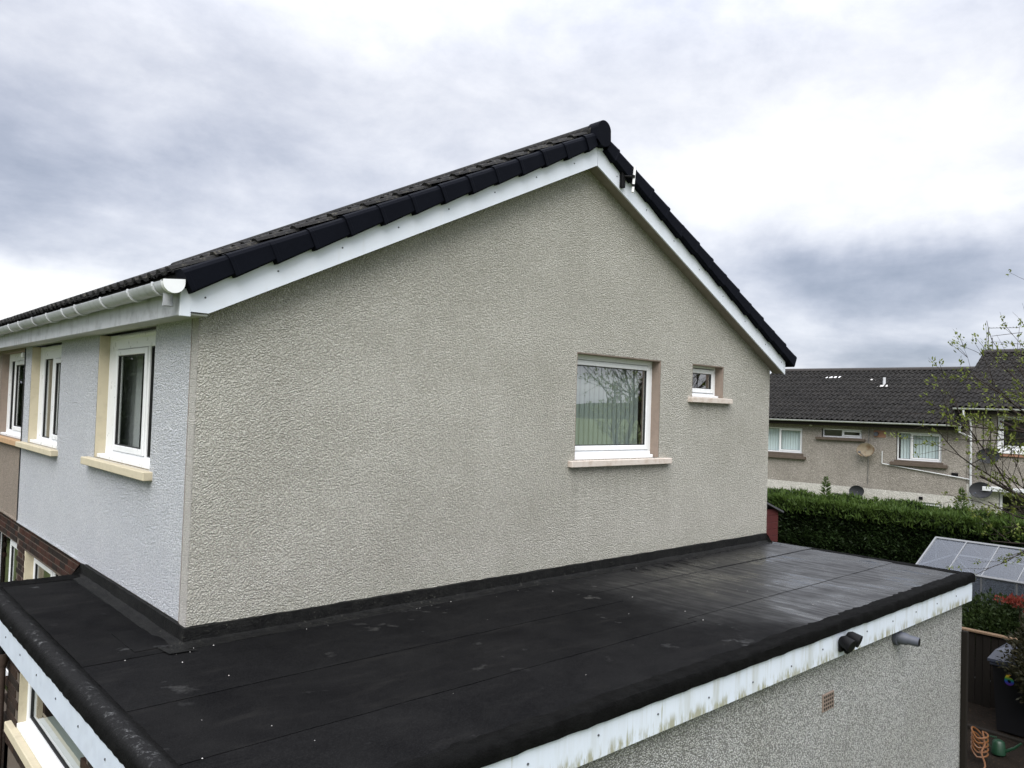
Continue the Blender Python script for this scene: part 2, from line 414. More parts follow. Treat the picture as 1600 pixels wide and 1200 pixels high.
def glass(name, boost=1.25, base=.03, tint=(.93, .97, .95)):
    m = bpy.data.materials.new(name); m.use_nodes = True; nt = m.node_tree; nt.nodes.clear()
    lw = nt.nodes.new('ShaderNodeLayerWeight'); lw.inputs['Blend'].default_value = .5      # Schlick reflectance, the same from both sides
    pw = nt.nodes.new('ShaderNodeMath'); pw.operation = 'POWER'; pw.inputs[1].default_value = 5; nt.links.new(lw.outputs['Facing'], pw.inputs[0])
    fr = nt.nodes.new('ShaderNodeMath'); fr.operation = 'MULTIPLY_ADD'; fr.inputs[1].default_value = .957; fr.inputs[2].default_value = .043; nt.links.new(pw.outputs[0], fr.inputs[0])
    ma = nt.nodes.new('ShaderNodeMath'); ma.operation = 'MULTIPLY_ADD'; ma.inputs[1].default_value = boost; ma.inputs[2].default_value = base; ma.use_clamp = True
    tr = nt.nodes.new('ShaderNodeBsdfTransparent'); tr.inputs[0].default_value = (*tint, 1)
    gl = nt.nodes.new('ShaderNodeBsdfGlossy'); gl.inputs['Roughness'].default_value = .01
    bp = nt.nodes.new('ShaderNodeBump'); nz = nt.nodes.new('ShaderNodeTexNoise'); nz.inputs['Scale'].default_value = 1.6
    ge = nt.nodes.new('ShaderNodeNewGeometry'); nt.links.new(ge.outputs['Position'], nz.inputs['Vector'])
    bp.inputs['Distance'].default_value = .006; bp.inputs['Strength'].default_value = .04
    nt.links.new(nz.outputs['Fac'], bp.inputs['Height']); nt.links.new(bp.outputs[0], gl.inputs['Normal'])
    mx = nt.nodes.new('ShaderNodeMixShader'); ou = nt.nodes.new('ShaderNodeOutputMaterial')
    nt.links.new(fr.outputs[0], ma.inputs[0]); nt.links.new(ma.outputs[0], mx.inputs[0])
    nt.links.new(tr.outputs[0], mx.inputs[1]); nt.links.new(gl.outputs[0], mx.inputs[2]); nt.links.new(mx.outputs[0], ou.inputs[0])
    return m
M['glass'] = glass('double_glazing', 1.2, .01)
M['glass_end'] = glass('greenhouse_end_glass', .2, .01, (.7, .74, .78))
M['glass_gable'] = glass('coated_glazing', 2.2, .27)
M['glass_thin'] = glass('greenhouse_glass', 1.2, .04, (.80, .84, .88))
nt = M['glass_thin'].node_tree; ou = [q for q in nt.nodes if q.type == 'OUTPUT_MATERIAL'][0]; src = ou.inputs[0].links[0].from_socket
df = nt.nodes.new('ShaderNodeBsdfDiffuse'); df.inputs[0].default_value = (.13, .145, .175, 1); mx = nt.nodes.new('ShaderNodeMixShader'); mx.inputs[0].default_value = .4
nt.links.new(src, mx.inputs[1]); nt.links.new(df.outputs[0], mx.inputs[2]); nt.links.new(mx.outputs[0], ou.inputs[0])
m = Mat('blind_fabric', .85); m.col(m.mix(m.noise(3), (.36, .41, .39), (.43, .48, .455))); M['blind'] = m.m
m = Mat('blind_far', .85); m.col(m.mix(m.noise(3), (.62, .70, .74), (.72, .78, .80))); M['blind_far'] = m.m
m = Mat('curtain_cloth', .9); m.col(m.mix(m.noise(4), (.34, .33, .31), (.45, .43, .40))); M['curtain'] = m.m
m = Mat('curtain_dark', .9); m.col(m.mix(m.noise(4), (.42, .425, .44), (.54, .545, .56))); M['curtain_grey'] = m.m

def leafmat(name, a, b, c2=None):
    m = Mat(name, .6, spec=.25)
    n = m.noise(1.6, 4, .6); f = m.noise(23, 3)
    c = m.mix(m.rmp(n, .3, .7), a, b); c = m.mix(m.rmp(f, .5, .75), c, c2 or tuple(q*1.5 for q in b)); m.col(c)
    tr = m.new('ShaderNodeBsdfTranslucent'); m.link(c, tr.inputs[0])
    mx = m.new('ShaderNodeMixShader'); mx.inputs[0].default_value = .25
    m.link(m.b.outputs[0], mx.inputs[1]); m.link(tr.outputs[0], mx.inputs[2])
    m.link(mx.outputs[0], m.nt.nodes['Material Output'].inputs[0]); return m.m
M['hedge'] = leafmat('conifer_leaf', (.007, .015, .004), (.015, .031, .007), (.038, .066, .014))
M['hedge_tip'] = leafmat('conifer_tip', (.036, .070, .011), (.060, .10, .018), (.085, .125, .026))
M['shrub'] = leafmat('shrub_leaf', (.012, .024, .006), (.028, .047, .011), (.055, .075, .022))
M['shrub_brown'] = leafmat('shrub_brown_leaf', (.012, .014, .006), (.027, .026, .011), (.05, .038, .02))
M['red_flower'] = leafmat('red_flower', (.15, .022, .015), (.20, .04, .026), (.24, .065, .045))
M['spring_leaf'] = leafmat('spring_leaf', (.090, .120, .018), (.135, .165, .03), (.19, .20, .045))
m = Mat('bark', .9, spec=.1); m.col(m.mix(m.noise(16, 5), (.022, .018, .015), (.050, .040, .033))); m.bump(m.noise(40, 4), .6, .008); M['bark'] = m.m
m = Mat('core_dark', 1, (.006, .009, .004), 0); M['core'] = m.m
m = Mat('soil_litter', .95, spec=.1)
c = m.mix(m.noise(1.2, 5), (.008, .006, .005), (.018, .014, .010)); c = m.mix(m.rmp(m.noise(34, 4, .7), .56, .68), c, (.045, .028, .016)); m.col(c); m.bump(m.noise(40, 5, .7), 1, .03); M['soil'] = m.m
m = Mat('grass_ground', .95, spec=.1)
c = m.mix(m.noise(.15, 6), (.075, .10, .035), (.12, .145, .055)); c = m.mix(m.rmp(m.noise(3, 5), .4, .7, 0, .6), c, (.05, .05, .025)); m.col(c); m.bump(m.noise(9, 5), 1, .05); M['ground'] = m.m
m = Mat('far_hills', 1, spec=0); m.col(m.mix(m.noise(.02, 6), (.05, .065, .05), (.09, .105, .07))); M['hills'] = m.m
m = Mat('timber_dark', .85, spec=.2); m.col(m.mix(m.noise(5, 5, .6, m.vec((1, 1, .1))), (.006, .005, .004), (.014, .011, .008))); M['timber'] = m.m
m = Mat('timber_rail', .85, spec=.2); m.col(m.mix(m.noise(8, 5), (.13, .085, .05), (.19, .13, .085))); M['timber_rail'] = m.m
m = Mat('shed_red', .7); m.col(m.mix(m.noise(6, 5), (.055, .009, .008), (.09, .015, .012))); M['shed_red'] = m.m
m = Mat('shed_felt', .9); m.col(m.mix(m.noise(20), (.05, .052, .055), (.085, .085, .09))); M['shed_felt'] = m.m
m = Mat('bin_body', .6, (.006, .006, .007), .2); M['bin_body'] = m.m
m = Mat('bin_lid', .4); m.col(m.mix(m.noise(5), (.022, .027, .042), (.036, .042, .062))); M['bin_lid'] = m.m
m = Mat('rainbow_print', .5); x = m.xyz(); rp = m.new('ShaderNodeValToRGB'); m.link(m.rmp(x[2], -1.885, -1.715), rp.inputs[0])
e = rp.color_ramp.elements; e[0].color = (.10, .02, .22, 1); e[1].color = (.6, .02, .02, 1)
for p, c in ((.22, (.02, .06, .45)), (.45, (.02, .28, .05)), (.66, (.6, .5, .03)), (.84, (.6, .2, .02))):
    k = rp.color_ramp.elements.new(p); k.color = (*c, 1)
m.col(rp.outputs[0]); M['rainbow'] = m.m
M['orange'] = Mat('hose_orange', .45, (.13, .05, .013)).m
M['green_can'] = Mat('can_green', .45, (.005, .03, .013)).m
M['pebble'] = Mat('pebble', .8, (.45, .44, .42)).m
M['white_paint'] = Mat('white_paint', .6, (.78, .78, .78)).m
m = Mat('terracotta', .8); m.col(m.mix(m.noise(12), (.24, .12, .075), (.32, .18, .12))); M['terracotta'] = m.m
m = Mat('air_brick', .85); m.col(m.mix(m.noise(25, 4), (.17, .125, .10), (.25, .195, .16))); M['airbrick'] = m.m

# ================================================================== setting
GZ = -2.6
mb = MB(); n = 40
for i in range(n+1):
    for j in range(n+1):
        x = -600+1200*i/n; y = -600+1200*j/n; mb.v.append((x, y, GZ-.02))
mb.f = [(i*(n+1)+j, (i+1)*(n+1)+j, (i+1)*(n+1)+j+1, i*(n+1)+j+1) for i in range(n) for j in range(n)]
tag(obj('ground', mb, M['ground']), 'grass and garden ground around the houses', None, kind='structure')
def bumpy_sheet(name, x0, x1, y0, y1, z, mat, nx, ny, amp, label):
    mb = MB()
    for i in range(nx+1):
        for j in range(ny+1): mb.v.append((x0+(x1-x0)*i/nx, y0+(y1-y0)*j/ny, z+random.uniform(0, amp)))
    mb.f = [(i*(ny+1)+j, (i+1)*(ny+1)+j, (i+1)*(ny+1)+j+1, i*(ny+1)+j+1) for i in range(nx) for j in range(ny)]
    return tag(obj(name, mb, mat, smooth=True), label, None, kind='structure')
bumpy_sheet('garden_soil', 8.45, 16, -9, 2.8, GZ, M['soil'], 40, 60, .05, 'dark soil and leaf litter of the back garden')
bumpy_sheet('front_garden_soil', -4.5, -.02, 2.2, 12, GZ, M['soil'], 30, 60, .05, 'brown leaf strewn ground in front of the houses')
mb = MB(); n = 140
for i in range(n+1):
    a = 2*math.pi*i/n; h = 10+7*math.sin(a*2+1)+5*math.sin(a*5+.6)+2.2*math.sin(a*17)+random.uniform(0, 1.6); rr = 420
    mb.v += [(rr*math.cos(a), rr*math.sin(a), GZ-1), (rr*math.cos(a), rr*math.sin(a), GZ+h), ((rr+130)*math.cos(a), (rr+130)*math.sin(a), GZ+h*1.15)]
mb.f = [(3*i+k, 3*i+3+k, 3*i+4+k, 3*i+1+k) for i in range(n) for k in (0, 1)]
tag(obj('hills', mb, M['hills'], smooth=True), 'low wooded hills around the horizon', None, kind='structure')

# ------------------------------------------------------------------ walls with openings
def wall(name, mat, parent, P, u0_, u1_, z0, z1, holes, top=None, thick=None, extra=(), ends=True):
    """P(u,off,z)->world; off = inward depth. holes: (ua,ub,za,zb). Builds skin + reveals of given depth."""
    us = sorted(set([u0_, u1_]+[h[0] for h in holes]+[h[1] for h in holes]+list(extra)))
    zs = sorted(set([z0, z1]+[h[2] for h in holes]+[h[3] for h in holes]))
    mb = MB()
    for i in range(len(us)-1):
        ua, ub = us[i], us[i+1]
        for j in range(len(zs)-1):
            za, zb = zs[j], zs[j+1]
            if any(h[0]-1e-6 <= ua and ub <= h[1]+1e-6 and h[2]-1e-6 <= za and zb <= h[3]+1e-6 for h in holes): continue
            ta, tb = (top(ua), top(ub)) if (top and j == len(zs)-2) else (zb, zb)
            mb.quad(P(ua, 0, za), P(ub, 0, za), P(ub, 0, tb), P(ua, 0, ta))
    if thick:   # inner skin blocks light
        for i in range(len(us)-1):
            ua, ub = us[i], us[i+1]
            for j in range(len(zs)-1):
                za, zb = zs[j], zs[j+1]
                if any(h[0]-1e-6 <= ua and ub <= h[1]+1e-6 and h[2]-1e-6 <= za and zb <= h[3]+1e-6 for h in holes): continue
                ta, tb = (top(ua), top(ub)) if (top and j == len(zs)-2) else (zb, zb)
                mb.quad(P(ua, thick, za), P(ua, thick, ta), P(ub, thick, tb), P(ub, thick, za))
        if not ends: return obj(name, mb, mat, parent)
        mb.quad(P(u0_, 0, z0), P(u0_, thick, z0), P(u0_, thick, top(u0_) if top else z1), P(u0_, 0, top(u0_) if top else z1))
        mb.quad(P(u1_, 0, z0), P(u1_, thick, z0), P(u1_, thick, top(u1_) if top else z1), P(u1_, 0, top(u1_) if top else z1))
    return obj(name, mb, mat, parent)
def pbox(mb, P, ua, ub, oa, ob, za, zb, b=.004):
    """chamfered box in wall coordinates (axis-aligned in the wall frame)"""
    t = MB().bbox(ua, ub, oa, ob, za, zb, b); t.v = [P(*v) for v in t.v]; mb.add(t.v, t.f); return mb
def reveal(name, mat, parent, P, h, depth, sides='lrt', t=.012):
    mb = MB(); a, b, c, d = h
    if 'l' in sides: pbox(mb, P, a-.002, a+t, .003, depth, c, d, .001)
    if 'r' in sides: pbox(mb, P, b-t, b+.002, .003, depth, c, d, .001)
    if 't' in sides: pbox(mb, P, a+t, b-t, .003, depth, d-t, d+.002, .001)
    return obj(name, mb, mat, parent)
def ring(mb, P, a, b, c, d, w, o0, o1, bev=.005):
    pbox(mb, P, a, a+w, o0, o1, c, d, bev); pbox(mb, P, b-w, b, o0, o1, c, d, bev)
    pbox(mb, P, a+w, b-w, o0, o1, c, c+w, bev); pbox(mb, P, a+w, b-w, o0, o1, d-w, d, bev); return mb
def window(parent, P, h, recess, lights, fw_=.06, gmat='glass', mat=None, handle=False, vent=False):
    """uPVC window: frame (part), sashes, panes, gaskets (sub-parts). lights: (ua,ub,za,zb,is_sash)"""
    a, b, c, d = h; mat = mat or M['white']
    f = ring(MB(), P, a, b, c, d, fw_, recess, recess+.07)
    lights = sorted(lights)
    for i in range(len(lights)-1):
        if lights[i+1][0]-lights[i][1] > .005: pbox(f, P, lights[i][1]-.002, lights[i+1][0]+.002, recess+.003, recess+.066, c+fw_, d-fw_)
    # wide outer boards where the lights do not reach the frame
    l0 = min(q[0] for q in lights); l1 = max(q[1] for q in lights)
    if l0-(a+fw_) > .01: pbox(f, P, a+fw_-.002, l0, recess+.002, recess+.066, c+fw_, d-fw_)
    if (b-fw_)-l1 > .01: pbox(f, P, l1, b-fw_+.002, recess+.002, recess+.066, c+fw_, d-fw_)
    zlo = min(q[2] for q in lights); zhi = max(q[3] for q in lights)
    if zlo-(c+fw_) > .01: pbox(f, P, l0, l1, recess+.002, recess+.066, c+fw_-.002, zlo)
    if (d-fw_)-zhi > .01: pbox(f, P, l0, l1, recess+.002, recess+.066, zhi, d-fw_+.002)
    fr = obj('window', f, mat, parent)
    if vent:
        obj('trickle_vent', pbox(MB(), P, l0+.12, l1-.12, recess-.018, recess+.002, d-fw_*.8, d-fw_*.3), mat, fr)
    for (ua, ub, za, zb, sash) in lights:
        g0 = recess+.03
        if sash:
            obj('sash', ring(MB(), P, ua+.006, ub-.006, za+.006, zb-.006, .055, recess-.012, recess+.045), mat, fr)
            ua += .061; ub -= .061; za += .061; zb -= .061; g0 = recess+.012
        obj('gasket', ring(MB(), P, ua-.002, ub+.002, za-.002, zb+.002, .012, g0-.012, g0+.01, .001), M['rubber'], fr)
        obj('pane', MB().quad(P(ua, g0, za), P(ub, g0, za), P(ub, g0, zb), P(ua, g0, zb)), M[gmat], fr)
    return fr
def vblind(name, P, ua, ub, za, zb, off, label, group, pitch=.085, mat=None, ang=35):
    ca, sa = math.cos(R(ang)), math.sin(R(ang)); base = P((ua+ub)/2, off, za)
    t = thing(name, base, label, 'blind', group); n = max(2, int((ub-ua)/pitch)); w = .089/2
    obj('head_rail', pbox(MB(), P, ua, ub, off-.02, off+.02, zb, zb+.03), M['white'], t)
    for i in range(n):
        u = ua+(i+.5)*(ub-ua)/n
        mb = MB(); rows = [(-w, 0), (-w*.4, .006), (w*.4, .006), (w, 0)]
        pts = [(u+q*ca-k*sa, off+q*sa+k*ca) for q, k in rows]
        for k in range(3): mb.quad(P(*pts[k], za), P(*pts[k+1], za), P(*pts[k+1], zb), P(*pts[k], zb))
        obj('slat', mb, mat or M['blind'], t, True)
    return t
def curtain(name, P, ua, ub, za, zb, off, mat, label, group=None, waves=7):
    mb = MB(); n = waves*8
    for i in range(n+1):
        u = ua+(ub-ua)*i/n; o = off+.03*math.sin(i/8*2*math.pi)+random.uniform(-.004, .004)
        mb.v += [P(u, o, za), P(u, o*.5+off*.5, zb)]
    mb.f = [(2*i, 2*i+2, 2*i+3, 2*i+1) for i in range(n)]
    loc = P((ua+ub)/2, off, za); o = obj(name, mb, mat, None, True, loc); return tag(o, label, 'curtain', group or 'curtains in the front windows')

# ------------------------------------------------------------------ roof tiles
def tile_mesh(name, mat, w=.38, l=.40, hgt=.030):
    prof = [(0, 0), (.03, .002), (.055, hgt*.8), (.085, hgt), (.115, hgt*.8), (.14, .002), (.20, 0), (.235, .002), (.26, hgt*.8), (.29, hgt), (.32, hgt*.8), (.345, .002), (.38, 0)]
    k = w/.38; V = []; F = []; m = len(prof)
    for (y, dz) in ((0, .034), (l, .006)):
        for (u, v) in prof: V.append((u*k, y, v+dz))
    for (u, v) in prof: V.append((u*k, 0.002, v+.034-.026))
    F += [(i, i+1, m+i+1, m+i) for i in range(m-1)] + [(2*m+i, 2*m+i+1, i+1, i) for i in range(m-1)]
    me = bpy.data.meshes.new(name); me.from_pydata(V, [], F); me.materials.append(mat)
    for p in me.polygons: p.use_smooth = False
    me['prof'] = 1
    return me, V, F
def lay_tiles(name, me_data, parent, O, across, upv, nrm, ncols, nrows, gauge, w, jit=.004, skip=None, col0=0, bulk=None):
    me, V, F = me_data; bm_ = MB()
    for r_ in range(nrows):
        for c_ in range(ncols):
            if skip and skip(r_, c_): continue
            o = O+across*((c_+col0)*w)+upv*(r_*gauge+random.uniform(-jit, jit))+nrm*random.uniform(0, jit)
            if bulk and bulk(r_, c_):
                Mx = frame(o, across, upv, nrm); bm_.add([tuple(Mx @ Vector(v)) for v in V], F)
            else:
                tl = random.uniform(-.006, .006); a2 = (across+upv*tl).normalized(); u2 = nrm.cross(a2)
                inst(name, me, parent, frame(o, a2, u2, nrm))
    return bm_

# ================================================================== main house
L = 8.24; W = 6.03; XR = 4.17; SL = .4945
def zb_(x): return 4.366-SL*abs(x-XR)          # underside of bargeboards
house = thing('house', (0, 0, GZ), 'semi detached house with grey roughcast gable and white front, nearest the camera', 'house', 'pair of semi detached houses')
PG = lambda u, o, z: (u, o, z)                 # gable: u = x, inward = +y
PF = lambda u, o, z: (o, u, z)                 # front: u = y, inward = +x
w1 = (4.115, 5.632, 1.13, 2.318); w2 = (6.30, 7.027, 1.90, 2.325)
gw = wall('gable_wall', M['harl_gable'], house, PG, 0, L, -.02, 2.345, [w1, w2], top=lambda u: zb_(u)+.12, thick=.25, extra=(XR,), ends=False)
gw['label'] = 'grey roughcast gable wall'
wall('lower_gable_wall', M['mortar'], house, lambda u, o, z: (u, o+.02, z), 0, L, GZ, -.02, [], thick=.2)
wA = (.96, 2.62, 1.06, 2.262); wB = (4.13, 5.66, 1.04, 2.258)
fw1 = wall('front_wall', M['harl_white'], house, PF, .125, W, .0, 2.30, [wA, wB], thick=.22)
fw1['label'] = 'white painted roughcast front wall'
obj('corner_strip', MB().box(-.006, .2, .004, .125, -.012, 2.3), M['harl_corner'], house)
mb = MB(); pts = [(-.009, .126+random.uniform(-.004, .004), z) for z in np.linspace(0, 2.28, 24)]
mb.tube(pts, .003, 4); obj('corner_crack', mb, M['soffit'], house)
wall('rear_wall', M['harl_gable'], house, lambda u, o, z: (L-o-.001, u, z), .03, W, GZ, 2.4, [], thick=.2)
wall('party_wall', M['room'], house, lambda u, o, z: (u, W-.1+o*.3, z), .2, L-.2, GZ, 2.3, [], top=lambda u: zb_(u)+.1, thick=.2, extra=(XR,))
obj('upper_floor', MB().box(.23, L-.25, .26, W-.1, .10, .14), M['room'], house)
obj('ceiling', MB().box(.23, L-.25, .26, W-.1, 2.34, 2.38), M['room'], house)
obj('room_partition', MB().box(2.9, 3.0, .26, W-.1, .141, 2.339).box(3.0, L-.25, 2.4, 2.5, .141, 2.339).box(.23, 2.9, 3.4, 3.5, .141, 2.339), M['room'], house)
# ground floor brickwork
GW = (3.55, 5.6, -1.45, -.335)
gf = wall('brick_wall', M['mortar'], house, lambda u, o, z: (.03+o, u, z), .0, W, GZ, -.004, [GW], thick=.2)
bme = bpy.data.meshes.new('brick'); t = MB().bbox(-.006, .05, 0, .215, 0, .064, .004); bme.from_pydata(t.v, [], t.f); bme.materials.append(M['brick'])
bme2 = bpy.data.meshes.new('brick_dark'); bme2.from_pydata(t.v, [], t.f); bme2.materials.append(M['brick_dark'])
bmeh = bpy.data.meshes.new('brick_half'); t2 = MB().bbox(-.006, .05, 0, .1, 0, .064, .004); bmeh.from_pydata(t2.v, [], t2.f); bmeh.materials.append(M['brick'])
def bricks(parent, x, ya, yb, ztop, courses, hole, me, meh, y00=0., lim=300):
    k = 0
    for c_ in range(courses):
        z = ztop-.012-(c_+1)*.0755+.0115; y = y00+(.113 if c_ % 2 else 0)
        while y < yb:
            if y >= ya-.0001 and y+.215 <= yb+.11:
                full = min(y+.215, yb); inh = hole and z+.064 > hole[2] and z < hole[3]
                if not (inh and full > hole[0] and y < hole[1]):
                    inst('brick', me, parent, Matrix.Translation((x+random.uniform(-.002, .002), y, z))); k += 1
                elif inh and y < hole[0] < y+.215 and hole[0]-y > .1:
                    inst('brick', meh, parent, Matrix.Translation((x, hole[0]-.1, z)))
                elif inh and y < hole[1] < y+.215 and y+.215-hole[1] > .1:
                    inst('brick', meh, parent, Matrix.Translation((x, hole[1]+.001, z)))
            y += .2265
            if k >= lim: return
bricks(gf, .028, 2.75, W-.03, -.004, 14, GW, bme, bmeh)
window(house, lambda u, o, z: (.03+o, u, z), GW, .09, [(GW[0]+.07, 4.5, GW[2]+.07, GW[3]-.07, False), (4.56, GW[1]-.07, GW[2]+.07, GW[3]-.07, True)], .065)
reveal('cream_reveal', M['cream'], house, lambda u, o, z: (.022+o, u, z), (GW[0]-.02, GW[1]+.02, GW[2], GW[3]), .12, 'r', .05)
obj('drip_edge', MB().box(-.012, .03, 2.7, W-.01, -.016, .002), M['harl_white'], house)

# windows of the gable
wf = window(house, PG, w1, .125, [(4.175, 5.572, 1.215, 2.25, True)], .055, 'glass_gable')
obj('sub_sill', pbox(pbox(MB(), PG, 4.13, 5.60, .06, .13, 1.125, 1.165), PG, 4.12, 5.575, .085, .13, 1.16, 1.20), M['white'], wf)
obj('sill', pbox(MB(), PG, 4.02, 5.83, -.065, .13, 1.052, 1.122, .006), M['pink_sill'], wf)
rv = reveal('window_reveal', M['reveal_brown'], house, PG, w1, .13)
ws = window(house, PG, w2, .125, [(6.35, 6.98, 1.955, 2.28, True)], .04, 'glass_gable')
obj('sub_sill', pbox(MB(), PG, 6.31, 7.0, .055, .13, 1.897, 1.925), M['white'], ws)
obj('sill', pbox(MB(), PG, 6.215, 7.17, -.065, .13, 1.825, 1.893, .006), M['pink_sill'], ws)
reveal('window_reveal', M['reveal_brown'], house, PG, w2, .13)
vblind('vertical_blind', PG, 4.18, 5.49, 1.16, 2.28, .225, 'pale green vertical blind behind the large gable window', None, .078, None, 6)
# windows of the front
wa = window(house, PF, wA, .095, [(1.01, 1.40, 1.14, 2.12, False), (1.43, 2.36, 1.14, 2.12, True)], .05, vent=True)
obj('sub_sill', pbox(MB(), PF, .97, 2.60, .02, .10, 1.062, 1.10), M['white'], wa)
obj('sill', pbox(MB(), PF, .88, 2.80, -.075, .10, .982, 1.056, .006), M['cream'], wa)
reveal('cream_reveal', M['cream'], house, PF, wA, .10, 'r', .02)
wb = window(house, PF, wB, .095, [(4.19, 4.85, 1.12, 2.10, True), (4.98, 5.42, 1.12, 2.10, False)], .05)
obj('sub_sill', pbox(MB(), PF, 4.14, 5.64, .02, .10, 1.042, 1.08), M['white'], wb)
obj('sill', pbox(MB(), PF, 4.06, 5.99, -.075, .10, .968, 1.036, .006), M['cream'], wb)
reveal('cream_reveal', M['cream'], house, PF, wB, .10, 'r', .02)
curtain('curtain', PF, 2.25, 3.05, .9, 2.28, .30, M['curtain_grey'], 'grey curtain drawn back inside the front window nearest the corner', None, 6)
curtain('curtain', PF, 5.25, 5.92, .9, 2.28, .28, M['curtain_grey'], 'grey curtain inside the second front window from the corner', None, 8)

# roof of the house: deck, tiles, verge, boards
th = math.atan(SL); cs, sn = math.cos(th), math.sin(th)
roof = obj('roof', MB().prism([(-.20, -.13, zb_(-.20)+.358), (XR, -.13, zb_(XR)+.358), (XR, -.13, zb_(XR)+.32), (-.20, -.13, zb_(-.20)+.32)], (0, W+.12, 0))
           .prism([(XR, -.13, zb_(XR)+.358), (8.54, -.13, zb_(8.54)+.358), (8.54, -.13, zb_(8.54)+.32), (XR, -.13, zb_(XR)+.32)], (0, W+.12, 0)), M['tile'], house)
tm = tile_mesh('roof_tile', M['tile'])
upL = Vector((cs, 0, sn)); nL = Vector((-sn, 0, cs)); acL = Vector((0, -1, 0))
OL = Vector((-.245, W-.01, zb_(-.245)+.365)); ncol = 16; GA = .352
lay_tiles('roof_tile', tm, roof, OL, acL, upL, nL, ncol, 14, GA, .386, .005)
upR = Vector((-cs, 0, sn)); nR = Vector((sn, 0, cs)); acR = Vector((0, 1, 0))
OR = Vector((8.585, -.16, zb_(8.585)+.365))
bk = lay_tiles('roof_tile', tm, roof, OR, acR, upR, nR, 16, 14, GA, .386, .004, bulk=lambda r_, c_: True)
o = obj('far_slope_tiles', bk, M['tile'], roof); o['kind'] = 'stuff'
# dry verge caps, one per course, lapped
def verge(side, i):
    s0, s1 = i*GA-.03, (i+1)*GA+.018
    if i == 13: s1 = s0+.17
    O = Vector((-.05 if side < 0 else 8.39, 0, zb_(-.05))); u = upL if side < 0 else upR
    nrm = nL if side < 0 else nR
    mb = MB(); y0, y1 = -.238, -.10
    lift0, lift1 = .036, .0                     # tail of each cap sits over the one below
    def Q(s, h, y): p = O+u*s+nrm*h; return (p.x, y, p.z)
    vj = random.uniform(-.006, .006); hj = random.uniform(-.006, .006); hb0, hb1 = .160+hj, .186+hj; ht0, ht1 = .338+hj, .330+hj
    sec = []
    for f_ in (0, .08, .1, .5, 1):
        s = s0+(s1-s0)*f_; hb = hb0+(hb1-hb0)*f_; ht = ht0+(ht1-ht0)*f_; yy = y0-(.004 if f_ < .09 else 0)-.008*(1-f_)+vj
        sec.append([Q(s, hb, y1+.03), Q(s, hb, yy+.010), Q(s, hb+.012, yy), Q(s, ht-.028, yy), Q(s, ht-.006, yy+.012), Q(s, ht+.006, yy+.035), Q(s, ht+.006, y1)])
    m_ = len(sec[0])
    V = [p for q in sec for p in q]; F = [(a*m_+k, a*m_+k+1, (a+1)*m_+k+1, (a+1)*m_+k) for a in range(len(sec)-1) for k in range(m_-1)]
    F += [tuple(range(m_)), tuple(range((len(sec)-1)*m_, len(sec)*m_))]
    mb.add(V, F); return obj('verge_cap', mb, M['verge'], roof)
for sd_ in (-1, 1):
    for i in range(14): verge(sd_, i)
# ridge: half round tiles with an end cap
zr = zb_(XR)+.355
for i in range(14):
    y = -.15+i*.45; mb = MB()
    if y > W: break
    prof = [(.112*math.cos(a), .112*math.sin(a)*.95) for a in np.linspace(-.25, math.pi+.25, 13)]
    mb.sweep(prof, (XR, y, zr-.0), (0, 1, 0), (1, 0, 0), (0, 0, 1), .448, 1, 0); obj('ridge_tile', mb, M['tile'], roof, True)
mb = MB(); prof = [(.106*math.cos(a), .106*math.sin(a)+.0) for a in np.linspace(-.1, math.pi+.1, 17)]+[(-.11, -.12), (-.05, -.17), (0, -.18), (.05, -.17), (.11, -.12)]
mb.sweep(prof, (XR, -.258, zr+.014), (0, 1, 0), (1, 0, 0), (0, 0, 1), .16); obj('ridge_end_cap', mb, M['verge'], roof)
# bargeboards, soffit
yb0 = -.15
def barge(xa, xb, nm):
    t_ = .245
    if xa < XR: poly = [(-.13, zb_(.0)-.012), (.0, zb_(.0)-.012), (XR-.003, zb_(XR)-.003), (XR-.003, zb_(XR)+t_), (-.13, zb_(-.13)+t_)]
    else: poly = [(XR+.003, zb_(XR)-.003), (8.37, zb_(8.37)), (8.37, zb_(8.37)+t_), (XR+.003, zb_(XR)+t_)]
    b_ = obj('bargeboard', MB().prism([(x, yb0-.018, z) for x, z in poly], (0, .02, 0)), M['white_barge'], house)
    return b_
b1 = barge(0, XR, ''); b2 = barge(XR, 9, '')
for b_, xs in ((b1, [-.03, .52, 1.07, 1.61, 2.15, 2.7, 3.25, 3.8]), (b2, [4.5, 5.05, 5.6, 6.15, 6.7, 7.25, 7.8, 8.25])):
    for x in xs:
        z = zb_(x)+.115; obj('screw_cap', MB().tube([(x, yb0-.0175, z), (x, yb0-.022, z)], .0075, 8), M['screw'], b_)
mb = MB()
for xa, xb in ((.0, XR), (XR, 8.36)):
    mb.prism([(xa, yb0+.001, zb_(xa)+.012), (xb, yb0+.001, zb_(xb)+.012), (xb, yb0+.001, zb_(xb)+.03), (xa, yb0+.001, zb_(xa)+.03)], (0, .17, 0))
obj('verge_soffit', mb, M['soffit'], house)
